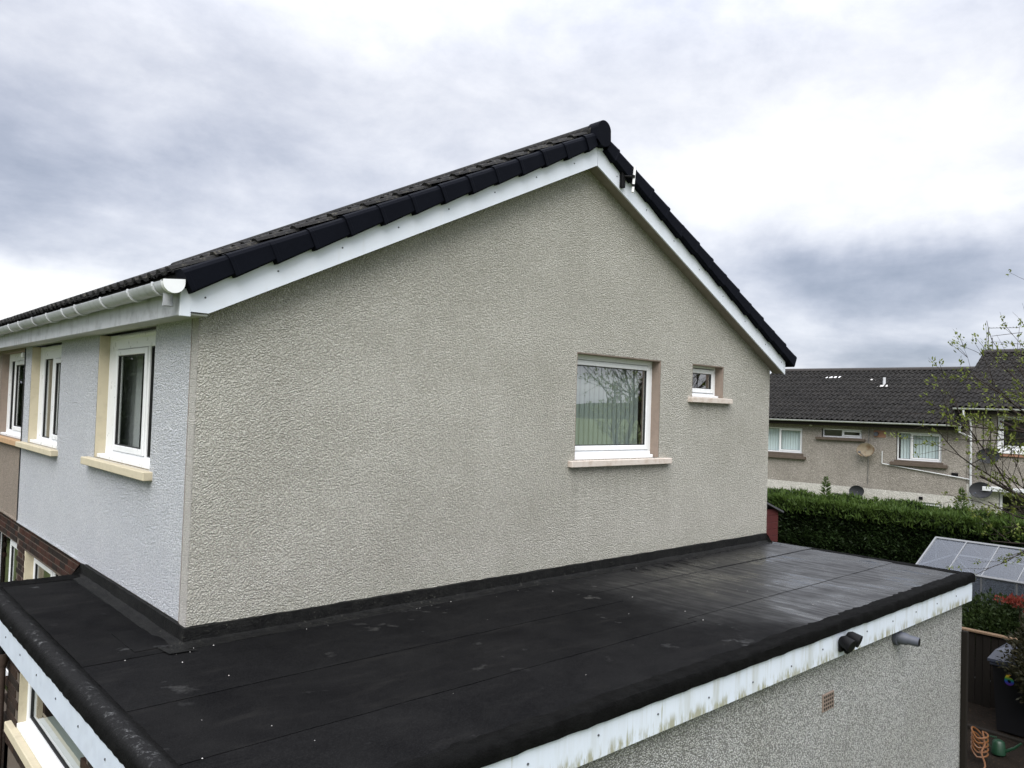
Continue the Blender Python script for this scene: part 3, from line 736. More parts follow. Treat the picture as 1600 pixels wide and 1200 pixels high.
# eaves: fascia boards (joints at 2.65 m and 5.65 m), soffit, gutter
for ya, yb in ((-.165, 2.645), (2.652, 5.648), (5.655, W+.03)):
    obj('fascia_board', MB().bbox(-.20, -.178, ya, yb, 2.262, 2.50, .003), M['gutter'], house)
obj('fascia_end_box', MB().bbox(-.205, -.128, -.170, -.145, 2.255, 2.452, .003), M['white_barge'], house)
obj('eaves_soffit', MB().box(-.178, .001, -.145, W, 2.272, 2.284), M['soffit_white'], house)
for q in np.arange(0, 1, .5): pass
def gutter(parent, ya, yb, x=-.275, z=2.478, r_=.066, endcap=True, brs=(), mat=None):
    prof = [(r_*math.cos(a), r_*math.sin(a)) for a in np.linspace(math.pi, 2*math.pi, 11)]
    prof = [(-r_-.008, .008), (-r_-.008, 0)]+prof[1:-1]+[(r_, .03), (r_-.004, .03)]+[((r_-.005)*math.cos(a), (r_-.005)*math.sin(a)) for a in np.linspace(2*math.pi, math.pi, 11)]+[(-r_, .008)]
    mb = MB().sweep(prof, (x, ya, z), (0, 1, 0), (1, 0, 0), (0, 0, 1), yb-ya, 1, 0, True)
    g = obj('gutter', mb, mat or M['gutter'], parent, True)
    for y in brs:
        pr = [((r_+.012)*math.cos(a), (r_+.012)*math.sin(a)) for a in np.linspace(math.pi-.2, 2*math.pi, 10)]+[(r_+.03, .02), (r_+.03, .005)]+[((r_+.001)*math.cos(a), (r_+.001)*math.sin(a)) for a in np.linspace(2*math.pi, math.pi-.2, 10)]
        obj('gutter_bracket', MB().sweep(pr, (x, y-.014, z), (0, 1, 0), (1, 0, 0), (0, 0, 1), .028, 1, 0, True), mat or M['gutter_bracket'], g)
    return g
gt = gutter(house, -.22, 2.12, brs=(.0, .57, 1.31))
gutter(house, 2.12, W, brs=(2.14, 2.62, 3.26, 3.93, 4.65, 5.23))
pr = [(.076*math.cos(a), .076*math.sin(a)) for a in np.linspace(math.pi, 2*math.pi, 13)]+[(.076, .03), (-.076, .014)]
obj('end_cap', MB().sweep(pr, (-.275, -.238, 2.478), (0, 1, 0), (1, 0, 0), (0, 0, 1), .05), M['white'], gt, True)
obj('gutter_union', MB().sweep([(.073*math.cos(a), .073*math.sin(a)) for a in np.linspace(math.pi-.1, 2*math.pi, 13)], (-.275, -.19, 2.478), (0, 1, 0), (1, 0, 0), (0, 0, 1), .14), M['gutter'], gt, True)
obj('outlet', MB().tube([(-.272, -.115, 2.425), (-.272, -.115, 2.325)], .034, 14).tube([(-.272, -.115, 2.345), (-.272, -.115, 2.32)], .037, 14), M['gutter'], gt, True)
mb = MB(); pts = [(-.008, W-.015+.006*math.sin(z*3), z) for z in np.linspace(.0, 2.25, 20)]; mb.tube(pts, .007, 5); obj('joint_cable', mb, M['rubber'], house)

# ------------------------------------------------------------------ adjoining house on the left
nh = thing('house', (0, W+.05, GZ), 'adjoining house at left edge with beige roughcast and brown window surround', 'house', 'pair of semi detached houses')
wN = (6.16, 7.72, 1.05, 2.245)
PN = lambda u, o, z: (.012+o, u, z)
wall('front_wall', M['harl_beige'], nh, PN, W+.01, 13, .0, 2.3, [wN], thick=.22)
gN = (6.1, 8.1, -2.3, -.325)
gb = wall('brick_wall', M['mortar'], nh, lambda u, o, z: (.035+o, u, z), W+.01, 13, GZ, -.004, [gN], thick=.2)
bricks(gb, .033, W+.02, 8.6, -.004, 12, gN, bme, bmeh, W+.02, 150)
window(nh, lambda u, o, z: (.035+o, u, z), gN, .08, [(6.18, 7.0, gN[2]+.08, gN[3]-.08, True), (7.06, 8.02, gN[2]+.08, gN[3]-.08, False)], .07)
window(nh, PN, wN, .09, [(6.22, 7.22, 1.13, 2.12, True), (7.26, 7.56, 1.13, 2.12, False)], .055)
obj('sill', pbox(MB(), PN, 6.05, 7.85, -.075, .09, .965, 1.04, .006), M['orange_sill'], nh)
obj('sub_sill', pbox(MB(), PN, 6.17, 7.70, .02, .10, 1.045, 1.08), M['white'], nh)
reveal('window_reveal', M['reveal_brown'], nh, PN, wN, .095, 'rt', .02)
obj('drip_edge', MB().box(-.01, .035, W+.02, 13, -.016, .002), M['harl_beige'], nh)
wall('gable_wall', M['room'], nh, lambda u, o, z: (u, 13-o, z), .05, L, GZ, 2.3, [], top=lambda u: zb_(u)+.2, thick=.2, extra=(XR,))
wall('rear_wall', M['harl_beige'], nh, lambda u, o, z: (L-o, u, z), W+.02, 13, GZ, 2.35, [], thick=.2)
obj('floor', MB().box(.25, L-.25, W+.1, 12.8, .10, .14).box(.25, L-.25, W+.1, 12.8, 2.33, 2.36).box(2.5, 2.6, W+.1, 12.8, .141, 2.329), M['room'], nh)
nr = obj('roof', MB().prism([(-.20, W, zb_(-.20)+.358), (XR, W, zb_(XR)+.358), (8.54, W, zb_(8.54)+.358), (8.54, W, zb_(8.54)+.32), (XR, W, zb_(XR)+.32), (-.20, W, zb_(-.20)+.32)], (0, 7.2, 0)), M['tile'], nh)
bk = lay_tiles('roof_tile', tm, nr, OL+Vector((0, 7.0, 0)), acL, upL, nL, 18, 14, GA, .386, .006, bulk=lambda r_, c_: True)
o = obj('roof_tiles', bk, M['tile'], nr); o['kind'] = 'stuff'
for i in range(15):
    y = W+.15+i*.45; mb = MB(); prof = [(.112*math.cos(a), .108*math.sin(a)) for a in np.linspace(-.25, math.pi+.25, 11)]
    mb.sweep(prof, (XR, y, zr), (0, 1, 0), (1, 0, 0), (0, 0, 1), .448); obj('ridge_tile', mb, M['tile'], nr, True)
obj('fascia_board', MB().bbox(-.20, -.178, W+.037, 13.1, 2.262, 2.50, .003), M['gutter'], nh)
obj('eaves_soffit', MB().box(-.178, .012, W+.005, 13.1, 2.272, 2.284), M['soffit_white'], nh)
gutter(nh, W+.002, 13.1, brs=(6.2, 7.0, 7.8, 8.6, 9.4))
obj('wall_sensor', MB().bbox(-.04, .01, 6.07, 6.13, 2.13, 2.2, .012), M['white'], nh)
curtain('curtain', PN, 7.5, 8.4, .9, 2.28, .32, M['curtain'], 'pale curtain inside the upstairs window of the beige house at left edge', None, 7)

# ================================================================== flat roofed extension
ext = thing('flat_roof_extension', (3.5, -1.3, GZ), 'single storey extension wrapping the house corner with black felt flat roof', 'extension')
ZR = -.14
def lshape_deck():
    mb = MB(); mb.box(-.80, 8.34, -2.60, -.012, -.42, ZR-.012); mb.box(-.80, -.012, -.012, 2.80, -.40, ZR-.012); return mb
obj('roof_deck', lshape_deck(), M['felt'], ext)
def sheet(x0, x1, y0, y1, z, lip=.0035):
    mb = MB(); nx = max(2, int((x1-x0)/.22)); ny = max(2, int((y1-y0)/.22)); V = []
    for i in range(nx+1):
        for j in range(ny+1):
            ed = i in (0, nx) or j in (0, ny)
            V.append((x0+(x1-x0)*i/nx+(random.uniform(-.003, .003) if ed else 0), y0+(y1-y0)*j/ny+(random.uniform(-.0035, .0035) if ed else 0), z+random.uniform(0, .0018)))
    F = [(i*(ny+1)+j, (i+1)*(ny+1)+j, (i+1)*(ny+1)+j+1, i*(ny+1)+j+1) for i in range(nx) for j in range(ny)]
    mb.add(V, F)
    loop = [(i, 0) for i in range(nx+1)]+[(nx, j) for j in range(1, ny+1)]+[(i, ny) for i in range(nx-1, -1, -1)]+[(0, j) for j in range(ny-1, 0, -1)]
    b = len(mb.v); m_ = len(loop)
    for (i, j) in loop: p = V[i*(ny+1)+j]; mb.v.append((p[0], p[1], p[2]-lip-.004))
    for k in range(m_):
        a0 = loop[k][0]*(ny+1)+loop[k][1]; k2 = (k+1) % m_; a1 = loop[k2][0]*(ny+1)+loop[k2][1]
        mb.f.append((a0, a1, b+k2, b+k))
    return mb
for (x0, x1, y0, y1, z) in [(-.70, 3.75, -1.03, -.02, ZR+.002), (-.70, 3.74, -1.87, -1.0, ZR-.002), (-.70, 3.745, -2.58, -1.84, ZR-.006),
                            (3.725, 5.84, -.655, -.02, ZR+.000), (5.80, 8.32, -.66, -.02, ZR+.004), (3.72, 8.325, -1.77, -.63, ZR-.004), (3.715, 8.32, -2.58, -1.74, ZR-.008),
                            (-.70, -.02, -.085, 1.5, ZR+.0065), (-.70, -.02, 1.47, 2.78, ZR+.003), (-.34, -.02, .02, .58, ZR+.0105)]:
    obj('felt_sheet', sheet(x0, x1, y0, y1, z), M['felt'], ext, True)
# upstand flashing dressed up the walls of the house
prof = [(.001, .128), (-.022, .124), (-.026, .03), (-.05, .012), (-.115, .004), (-.118, -.006)]
rows = [('f', y) for y in np.linspace(2.82, .12, 24)]+[('c', 0)]+[('g', x) for x in np.linspace(.12, 8.215, 70)]
mb = MB(); mm = len(prof)
for kd, q in rows:
    for (u, v) in prof:
        ju, jv = random.uniform(-.004, .004), random.uniform(-.004, .004)
        mb.v.append((u+ju, q, ZR+.006+v+jv) if kd == 'f' else (q, u+ju, ZR+.004+v+jv) if kd == 'g' else (u, u, ZR+.005+v))
mb.f = [(a*mm+k, a*mm+k+1, (a+1)*mm+k+1, (a+1)*mm+k) for a in range(len(rows)-1) for k in range(mm-1)]
mb.f += [tuple(range(mm)), tuple(range((len(rows)-1)*mm, len(rows)*mm))]
obj('flashing', mb, M['flash'], ext, True)
obj('flashing_lap', MB().prism([(.02, -.19, ZR+.0125), (-.17, -.17, ZR+.0125), (-.19, .05, ZR+.0125), (-.10, -.10, ZR+.014)], (0, 0, .003)), M['flash'], ext)
# kerbs: rolled felt edges
kp = [(.10, -.008), (.045, .002), (.0, .008), (-.045, .009), (-.068, .002), (-.079, -.014), (-.082, -.05), (-.080, -.092), (-.066, -.094)]
obj('felt_kerb', MB().sweep(kp, (-.84, -2.595, ZR-.002), (1, 0, 0), (0, 1, 0), (0, 0, 1), 9.22, 110, .0035), M['kerb'], ext, True)
kp3 = [(-.10, -.004), (-.04, .004), (.0, .010), (.03, .006), (.05, -.012), (.055, -.05), (.054, -.085), (.04, -.087)]
obj('felt_kerb', MB().sweep(kp3, (8.325, -2.67, ZR-.002), (0, 1, 0), (1, 0, 0), (0, 0, 1), 2.68, 30, .003), M['kerb'], ext, True)
kp2 = [(.10, .0), (.065, .008), (.035, .028), (.01, .040), (-.02, .040), (-.045, .026), (-.064, -.004), (-.073, -.03), (-.076, -.062), (-.064, -.064)]
obj('felt_kerb', MB().sweep(kp2, (-.792, -2.67, ZR-.002), (0, 1, 0), (1, 0, 0), (0, 0, 1), 5.53, 110, .003), M['kerb'], ext, True)
kp4 = [(-.14, .008), (-.08, .02), (-.03, .03), (.01, .026), (.04, .0), (.048, -.06), (.03, -.062)]
obj('felt_kerb', MB().sweep(kp4, (-.85, 2.81, ZR-.002), (1, 0, 0), (0, 1, 0), (0, 0, 1), .85, 16, .004), M['kerb'], ext, True)
# fascias
def screws(parent, pts, axis):
    for p in pts:
        q = Vector(p); obj('screw_cap', MB().tube([q, q+Vector(axis)*.005], .0075, 8), M['screw'], parent)
yF = -2.652
f1 = obj('fascia_board', MB().bbox(-.85, 4.677, yF, yF+.02, -.462, -.20, .003), M['fascia_side'], ext)
f2 = obj('fascia_board', MB().bbox(4.681, 8.352, yF, yF+.02, -.462, -.20, .003), M['fascia_side'], ext)
screws(f1, [(x, yF, -.345+.03*math.sin(x*9)) for x in (.35, .95, 1.55, 2.15, 2.75, 3.35, 3.95, 4.5)], (0, -1, 0))
screws(f2, [(x, yF, -.33) for x in (4.8, 5.4, 6.0, 6.6, 7.2, 7.8)], (0, -1, 0))
f3 = obj('fascia_board', MB().bbox(8.332, 8.354, yF+.021, .3, -.46, -.20, .003), M['fascia_side'], ext)
f4 = obj('fascia_board', MB().bbox(-.862, -.842, yF+.0, 2.86, -.408, -.17, .003), M['fascia_front'], ext)
screws(f4, [(-.862, y, -.285) for y in (-2.2, -1.7, -1.25, -.7, -.15, .4, .95, 1.5, 2.0, 2.5)], (-1, 0, 0))
f5 = obj('fascia_board', MB().bbox(-.841, .0, 2.84, 2.86, -.408, -.17, .003), M['fascia_front'], ext)
obj('eaves_soffit', MB().box(-.842, -.66, -2.63, 2.84, -.405, -.395).box(-.66, 8.33, -2.63, -2.53, -.458, -.448).box(-.66, .02, 2.0, 2.84, -.405, -.395), M['soffit_white'], ext)
# side wall
PS = lambda u, o, z: (u, -2.56+o, z)
sw = wall('side_wall', M['harl_ext'], ext, PS, -.74, 8.30, GZ, -.44, [], thick=.2)
wall('rear_wall', M['harl_ext'], ext, lambda u, o, z: (8.30-o, u, z), -2.559, -.0, GZ, -.44, [], thick=.2)
ab = obj('air_brick', pbox(MB(), PS, 4.70, 4.915, -.012, .02, -.955, -.80, .004), M['airbrick'], ext)
for i in range(5):
    for j in range(4):
        u = 4.715+i*.039; z = -.94+j*.035; obj('slot', pbox(MB(), PS, u, u+.024, -.0135, -.008, z, z+.020, .001), M['black'], ab)
mb = MB().tube([(6.30, -2.562, -.555), (6.30, -2.60, -.555)], .085, 18)
fl = obj('flue_pipe', MB().tube([(6.30, -2.575, -.555), (6.31, -2.68, -.56), (6.31, -2.69, -.56), (6.32, -2.79, -.566)], [.066, .060, .050, .046], 18), M['grey_pipe'], ext, True)
obj('flue_collar', mb, M['grey_pipe'], fl, True); obj('flue_mouth', MB().tube([(6.32, -2.789, -.566), (6.3205, -2.793, -.566)], .038, 16), M['black'], fl)
# front wall (brick) and its window
wE = (-.42, 1.60, -1.06, -.44)
PE = lambda u, o, z: (-.735+o, u, z)
fe = wall('brick_wall', M['mortar'], ext, PE, -2.55, 2.05, GZ, -.40, [wE], thick=.15)
bricks(fe, -.737, -2.5, 2.04, -.40, 12, (wE[0], wE[1]+.0, wE[2]-.08, wE[3]+.1), bme2, bme2, -2.5, 200)
wall('end_wall', M['mortar'], ext, lambda u, o, z: (u, 2.05-o, z), -.735, .03, GZ, -.40, [], thick=.15)
we = window(ext, PE, (wE[0], wE[1], -1.055, -.405), .06, [(wE[0]+.06, wE[1]-.06, -.985, -.405-.05, False)], .05)
obj('sub_sill', pbox(MB(), PE, wE[0], wE[1]-.01, -.005, .062, -1.058, -1.022), M['white'], we)
obj('sill', pbox(MB(), PE, wE[0]-.1, 1.80, -.055, .07, -1.145, -1.062, .006), M['cream'], we)
reveal('cream_reveal', M['cream'], ext, PE, (wE[0], 1.615, -1.055, -.405), .065, 'r', .03)
obj('inner_sill', pbox(MB(), PE, wE[0]+.1, wE[1]-.1, .13, .40, -1.03, -.995), M['blind'], we)
obj('porch_floor', MB().box(-.55, 8.1, -2.35, -.05, GZ+.02, GZ+.1), M['room'], ext)
dp = obj('downpipe', MB().tube([(-.80, 1.99, GZ), (-.80, 1.99, -.60)], .036, 14), M['brown_pipe'], ext, True)
obj('hopper', MB().tube([(-.80, 1.99, -.66), (-.80, 1.99, -.60), (-.80, 1.99, -.55)], [.038, .055, .055], 14), M['brown_pipe'], dp, True)
obj('swan_neck', MB().tube([(-.80, 1.99, -.6), (-.80, 1.985, -.52), (-.78, 1.98, -.46), (-.77, 1.98, -.41)], .03, 12), M['black'], dp, True)

# floodlight on the side fascia
flo = thing('floodlight', (4.87, -2.652, -.42), 'black twin head security light on the white side fascia', 'security light')
obj('backplate', MB().bbox(4.79, 4.93, -2.685, -2.653, -.41, -.30, .008), M['black'], flo)
for (x, z, h, dx) in ((4.80, -.30, .17, -.05), (4.93, -.285, .17, .06)):
    c0 = Vector((x, -2.69, z)); d_ = Vector((dx*2, -1, -.35)).normalized()
    obj('lamp_head', MB().tube([c0-d_*.02, c0+d_*.01, c0+d_*.09, c0+d_*.10], [.03, .052, .058, .058], 18), M['black'], flo, True)
    obj('knuckle', MB().tube([(4.86, -2.68, -.35), c0], .014, 8), M['black'], flo, True)
obj('sensor', MB().bbox(4.83, 4.90, -2.73, -2.684, -.425, -.36, .014), M['black'], flo)
# rod on bracket at the right bargeboard
dv = thing('wall_bracket', (4.6, -.17, 4.28), 'short white rod on black bracket near the top of the right bargeboard', 'bracket')
obj('mount_plate', MB().bbox(4.545, 4.60, -.215, -.169, 4.20, 4.40, .004), M['black'], dv)
obj('arm', MB().tube([(4.58, -.21, 4.33), (4.66, -.275, 4.33)], .012, 8).tube([(4.66, -.275, 4.315), (4.66, -.275, 4.345)], .02, 8), M['black'], dv)
obj('rod', MB().tube([(4.655, -.275, 4.15), (4.685, -.275, 4.45)], .015, 10), M['white_paint'], dv, True)
obj('rod_band', MB().tube([(4.661, -.275, 4.212), (4.664, -.275, 4.242)], .0165, 10), M['black'], dv)
# grit and small stones lying on the roof
mb = MB()
for i in range(0, 230, 4):
    if i < 120: x, y = random.uniform(-.6, 7.5), -random.uniform(.06, 2.45)
    elif i < 190: x, y = random.uniform(-.1, 7.5), -random.uniform(.05, .16)
    else: x, y = random.gauss(0, .2)-.05, -abs(random.gauss(0, .15))-.04
    r_ = random.uniform(.002, .005)*(1.3 if random.random() < .08 else 1); z = ZR+.006
    if x < .0 and y > -.05: continue
    P_ = [(x+r_*math.cos(a)*random.uniform(.7, 1.2), y+r_*math.sin(a)*random.uniform(.7, 1.2), z) for a in np.linspace(0, 5.2, 5)]+[(x, y, z+r_*1.1)]
    mb.add(P_, [(i_, (i_+1) % 5, 5) for i_ in range(5)])
tag(obj('roof_grit', mb, M['pebble']), 'scattered pale grit and small stones lying on the felt roof', None, kind='stuff')

# ================================================================== terrace behind
A = R(93); DR = Vector((math.cos(A), math.sin(A), 0)); NR = Vector((math.sin(A), -math.cos(A), 0)); P0 = Vector((27, 6.7, 0))
def PT(u, o, z): p = P0-DR*u*1.0+NR*o; return (p.x, p.y, z)        # u grows to the right in the picture
def terrace(nm, ua, ub, z_eave, z_ridge, label, wins, tilem, u_t0, ncols, rows, bulkcols, band, pale):
    t = thing(nm, PT((ua+ub)/2, 0, GZ-.2), label, 'house', 'terraced houses behind the hedge')
    holes = [w['h'] for w in wins]
    wl_ = wall('upper_wall', M['harl_far'], t, PT, ua, ub, band, z_eave+.1, [h for h in holes if h[2] > band], thick=.25)
    wall('lower_wall', M[pale], t, lambda u, o, z: PT(u, o-.015, z), ua, ub, GZ-.2, band, [h for h in holes if h[2] <= band], thick=.25)
    for w in wins:
        h = w['h']; off = -.015 if h[2] <= band else 0
        Pq = (lambda q: (lambda u, o, z: PT(u, o+q, z)))(off)
        window(t, Pq, h, .09, w['l'], .05)
        if w.get('sill'): s_ = w['sill']; obj('sill', pbox(pbox(MB(), Pq, h[0]-.06, h[1]+.06, -.05, .09, s_[3], h[2]-.005), Pq, s_[0], s_[1], -.12, .05, s_[2], s_[3], .01), M['brown_sill'], t)
    # roof
    eo, ro = -.42, 3.6; run = ro-eo; rise = z_ridge-z_eave; ln = math.hypot(run, rise)
    upv = (NR*(run/ln)+Vector((0, 0, rise/ln))); acr = -DR; nrm = acr.cross(upv)
    def RP(u, s, h): p = Vector(PT(u, eo, z_eave))+upv*s+nrm*h; return tuple(p)
    back = [PT(u, 2*ro-eo, z_eave) for u in (ua, ub)]
    mb = MB()
    mb.add([RP(u_t0, 0, 0), RP(ub, 0, 0), RP(ub, ln, 0), RP(u_t0, ln, 0), RP(u_t0, 0, -.06), RP(ub, 0, -.06), RP(ub, ln, -.06), RP(u_t0, ln, -.06)],
           [(0, 1, 2, 3), (4, 7, 6, 5), (0, 4, 5, 1), (0, 3, 7, 4), (1, 5, 6, 2)])
    mb.quad(RP(u_t0, ln, 0), RP(ub, ln, 0), back[1], back[0])
    rf = obj('roof', mb, M[tilem], t)
    obj('rear_wall', pbox(pbox(pbox(MB(), PT, ua+.05, ub-.05, 2*ro-.2, 2*ro, GZ, z_eave+.05), PT, ua+.05, ub-.05, 2.4, 2.5, GZ, z_eave), PT, ua+.05, ub-.05, .26, 2*ro-.2, band+.2, band+.3), M['room'], t)
    # gable ends under the roof
    for u in (ua, ub):
        mb = MB(); mb.quad(PT(u, 0, GZ), PT(u, 2*ro, GZ), PT(u, 2*ro, z_eave+.05), PT(u, ro, z_ridge-.08), PT(u, 0, z_eave+.05)); obj('gable_wall', mb, M['harl_far'], t)
    w = .386; g = ln/rows; tmf = tile_mesh('roof_tile_far', M[tilem], .386, g+.06, .055)
    O = Vector(RP(u_t0, -.03, .012))
    bk = lay_tiles('roof_tile', tmf, rf, O, acr, upv, nrm, ncols+bulkcols, rows, g, w, .008, bulk=lambda r_, c_: c_ >= ncols)
    if bk.v: q = obj('roof_tiles', bk, M[tilem], rf); q['kind'] = 'stuff'
    k = 0; u = u_t0
    while u < ub-.1:
        pr = [(.13*math.cos(a), .11*math.sin(a)) for a in np.linspace(-.2, math.pi+.2, 9)]
        obj('ridge_tile', MB().sweep(pr, RP(u, ln, .03), acr, NR, (0, 0, 1), .44), M['ridge_far'], rf, True); u += .445
    obj('fascia_board', pbox(MB(), PT, u_t0+.1, ub, eo+.06, eo+.085, z_eave-.20, z_eave-.02), M['timber'], t)
    obj('eaves_soffit', pbox(MB(), PT, u_t0+.1, ub, eo+.085, .0, z_eave-.19, z_eave-.17), M['timber'], t)
    gx = [(.06*math.cos(a), .06*math.sin(a)) for a in np.linspace(math.pi, 2*math.pi, 9)]+[(.055, 0), (-.055, 0)]
    obj('gutter', MB().sweep(gx, PT(u_t0+.05, eo-.02, z_eave-.01), acr, NR, (0, 0, 1), ub-u_t0-.1), M['white_pipe'], t, True)
    return t, rf, RP, upv, nrm
def two(a, b, c, d, m_): return [(a+.05, m_-.015, c+.05, d-.05, False), (m_+.015, b-.05, c+.05, d-.05, True)]
# middle house: u = -s
wins1 = [dict(h=(-4.0, -2.30, .26, 1.25), l=two(-4.0, -2.30, .26, 1.25, -3.27), sill=(-4.2, -2.13, .03, .15)),
         dict(h=(-1.52, -.03, .955, 1.285), l=two(-1.52, -.03, .955, 1.285, -.78), sill=(-1.73, .11, .85, .945)),
         dict(h=(1.19, 2.67, .26, 1.27), l=two(1.19, 2.67, .26, 1.27, 1.65), sill=(1.0, 2.87, .07, .19)),
         dict(h=(-4.0, -2.30, -2.2, -1.20), l=two(-4.0, -2.30, -2.2, -1.20, -3.2)),
         dict(h=(-1.1, -.0, -2.2, -1.14), l=two(-1.1, -.0, -2.2, -1.14, -.5)),
         dict(h=(.85, 2.72, -2.2, -1.16), l=two(.85, 2.72, -2.2, -1.16, 1.7))]
th1, rf1, RP1, up1, nn1 = terrace('terraced_house', -7.5, 3.45, 1.60, 3.69, 'lower brown roughcast terraced house beyond the hedge with rusty dish', wins1, 'tile_far', -5.3, 22, 13, 0, -.86, 'harl_far_pale')
wins2 = [dict(h=(4.33, 6.2, .80, 1.94), l=[(4.45, 6.1, .9, 1.88, True)]),
         dict(h=(4.42, 5.5, GZ+.3, -.60), l=[(4.5, 5.42, GZ+.4, -.68, False)])]
th2, rf2, RP2, up2, nn2 = terrace('terraced_house', 3.46, 12.0, 2.18, 4.32, 'taller stepped terraced house at right edge behind the tree branches', wins2, 'tile_far_b', 3.06, 9, 13, 15, -.40, 'harl_far_pale')
obj('sill', pbox(MB(), PT, 4.28, 6.3, -.08, .09, .70, .79, .01), M['white_paint'], th2); obj('sill_course', pbox(MB(), PT, 4.35, 6.2, -.06, .02, .60, .695, .01), M['terracotta'], th2)
obj('canopy', pbox(MB(), PT, 4.0, 5.8, -.32, -.02, -.56, -.42, .01), M['white_pipe'], th2)
k_ = 0
for h, nm, lab in (((-4.0, -2.30, .26, 1.25), 0, 'white vertical blind in the far upstairs window beside the gable edge'), ((1.19, 2.67, .26, 1.27), 1, 'white vertical blind in the far upstairs window above the sloping white waste pipe')):
    vblind('vertical_blind', PT, h[0]+.06, h[1]-.06, h[2], h[3]-.06, .26, lab, 'blinds in the terrace windows', .10, M['blind_far'], 14)
# vents and repaired tiles on the lower roof
for i in range(4):
    u = -2.62+i*.15; p = [RP1(u, 3.70, .055), RP1(u+.13, 3.74, .055), RP1(u+.16, 3.86, .06), RP1(u+.05, 3.82, .06)]
    obj('vent_tile', MB().prism(p, tuple(nn1*.012)), M['white_paint'], rf1)
p = [RP1(-.82, 3.48, .055), RP1(-.52, 3.48, .055), RP1(-.56, 3.58, .055), RP1(-.74, 3.60, .055)]
obj('mortar_patch', MB().prism(p, tuple(nn1*.012)), M['pebble'], rf1)
vp = obj('vent_pipe', MB().tube([RP1(-.06, 3.08, .0), tuple(Vector(RP1(-.06, 3.08, 0))+Vector((0, 0, .33)))], .055, 12), M['white_pipe'], rf1, True)
obj('lead_slate', MB().prism([RP1(-.26, 2.86, .06), RP1(.14, 2.86, .06), RP1(.10, 3.02, .06), RP1(-.2, 3.0, .06)], tuple(nn1*.012)), M['pebble'], rf1)
# pipes
obj('downpipe', MB().tube([PT(3.44, -.42, 2.14), PT(3.44, -.42, 1.90), PT(3.56, -.10, 1.78), PT(3.58, -.06, 1.6), PT(3.62, -.06, GZ)], .038, 10), M['white_pipe'], th2, True)
obj('rain_pipe', MB().tube([PT(3.34, -.44, 1.6), PT(3.34, -.44, 1.34), PT(3.40, -.30, 1.30), PT(3.58, -.09, 1.18)], .034, 10), M['white_pipe'], th1, True)
obj('waste_pipe', MB().tube([PT(.72, -.05, .54), PT(.72, -.05, .11), PT(.74, -.05, .09), PT(3.57, -.05, -.24)], .019, 8), M['white_pipe'], th1, True)
obj('wall_grille', pbox(MB(), PT, 2.99, 3.2, -.03, .01, -.18, -.06, .01), M['black'], th1); obj('wall_grille', pbox(MB(), PT, 1.98, 2.1, -.07, .0, -1.08, -.98, .01), M['black'], th1)
vb = obj('vent_surround', pbox(MB(), PT, .40, .82, -.012, .01, 1.03, 1.29, .01), M['terracotta'], th1)
obj('vent_outlet', MB().tube([PT(.5, -.01, 1.16), PT(.5, -.10, 1.15)], .075, 14), M['grey_pipe'], vb, True)
obj('eaves_lamp', MB().bbox(0, 0, 0, 0, 0, 0) if False else pbox(MB(), PT, -1.98, -1.90, -.12, -.01, 1.36, 1.44, .015), M['white_paint'], th1)
for u in (3.93, 4.14): obj('wall_cable', MB().tube([PT(u, -.015, 1.95), PT(u+.02, -.015, 1.2), PT(u, -.015, .75)], .012, 5), M['black'], th2)
# satellite dishes
def dish(u, z, w_, h_, mat, label, tilt=12, stem=None):
    c0 = Vector(PT(u, -.30, z)); t = thing('satellite_dish', tuple(Vector(PT(u, 0, z-h_/2))), label, 'satellite dish', 'satellite dishes on the terrace')
    ax = (-NR*math.cos(R(tilt))+Vector((0, 0, math.sin(R(tilt))))-DR*(-.12)).normalized(); rx = (-DR-ax*(-DR).dot(ax)).normalized(); ry = ax.cross(rx)
    mb = MB(); V = [tuple(c0-ax*.07)]; F = []; nn, rr = 24, 4
    for a in range(1, rr+1):
        for k in range(nn):
            w = 2*math.pi*k/nn; f_ = a/rr; V.append(tuple(c0+rx*(w_/2*f_*math.cos(w))+ry*(h_/2*f_*math.sin(w))+ax*(-.07*(1-f_*f_))))
    F += [(0, 1+k, 1+(k+1) % nn) for k in range(nn)]
    for a in range(rr-1): F += [(1+a*nn+k, 1+(a+1)*nn+k, 1+(a+1)*nn+(k+1) % nn, 1+a*nn+(k+1) % nn) for k in range(nn)]
    mb.add(V, F); mb.tube([c0+rx*(w_/2*math.cos(w))+ry*(h_/2*math.sin(w)) for w in np.linspace(0, 2*math.pi, 25)], .008, 5)
    obj('reflector', mb, mat, t, True)
    e = c0-ry*h_*.5; tip = c0+ax*.42-ry*h_*.35
    obj('feed_arm', MB().tube([c0-ry*h_*.52-ax*.02, tip], .013, 6), M['metal'], t); obj('feed_horn', MB().tube([tip-ax*.04+ry*.02, tip+ax*.05], .032, 8), M['grey_pipe'], t)
    obj('wall_mount', MB().tube([PT(u, .0, z-h_*.25), PT(u, -.16, z-h_*.25), tuple(c0-ax*.07)], .02, 7), M['metal'], t)
    if stem: obj('stem', MB().tube([PT(u+.02, -.03, z+stem[0]), PT(u, -.03, z-stem[1])], .010, 6), M['metal'], t)
    return t
dish(.22, .56, .66, .50, M['dish_rusty'], 'rusty beige satellite dish below the small high window of the lower terrace', stem=(.9, 1.25))
dish(-.07, -.98, .56, .42, M['dish_dark'], 'dark satellite dish low on the pale band, directly below the rusty one')
dish(3.95, -.55, .70, .53, M['dish_dark'], 'large dark satellite dish just right of the white downpipe above the hedge')
dish(4.15, .60, .70, .50, M['dish_dark'], 'dark satellite dish under the window of the taller terrace, behind branches')
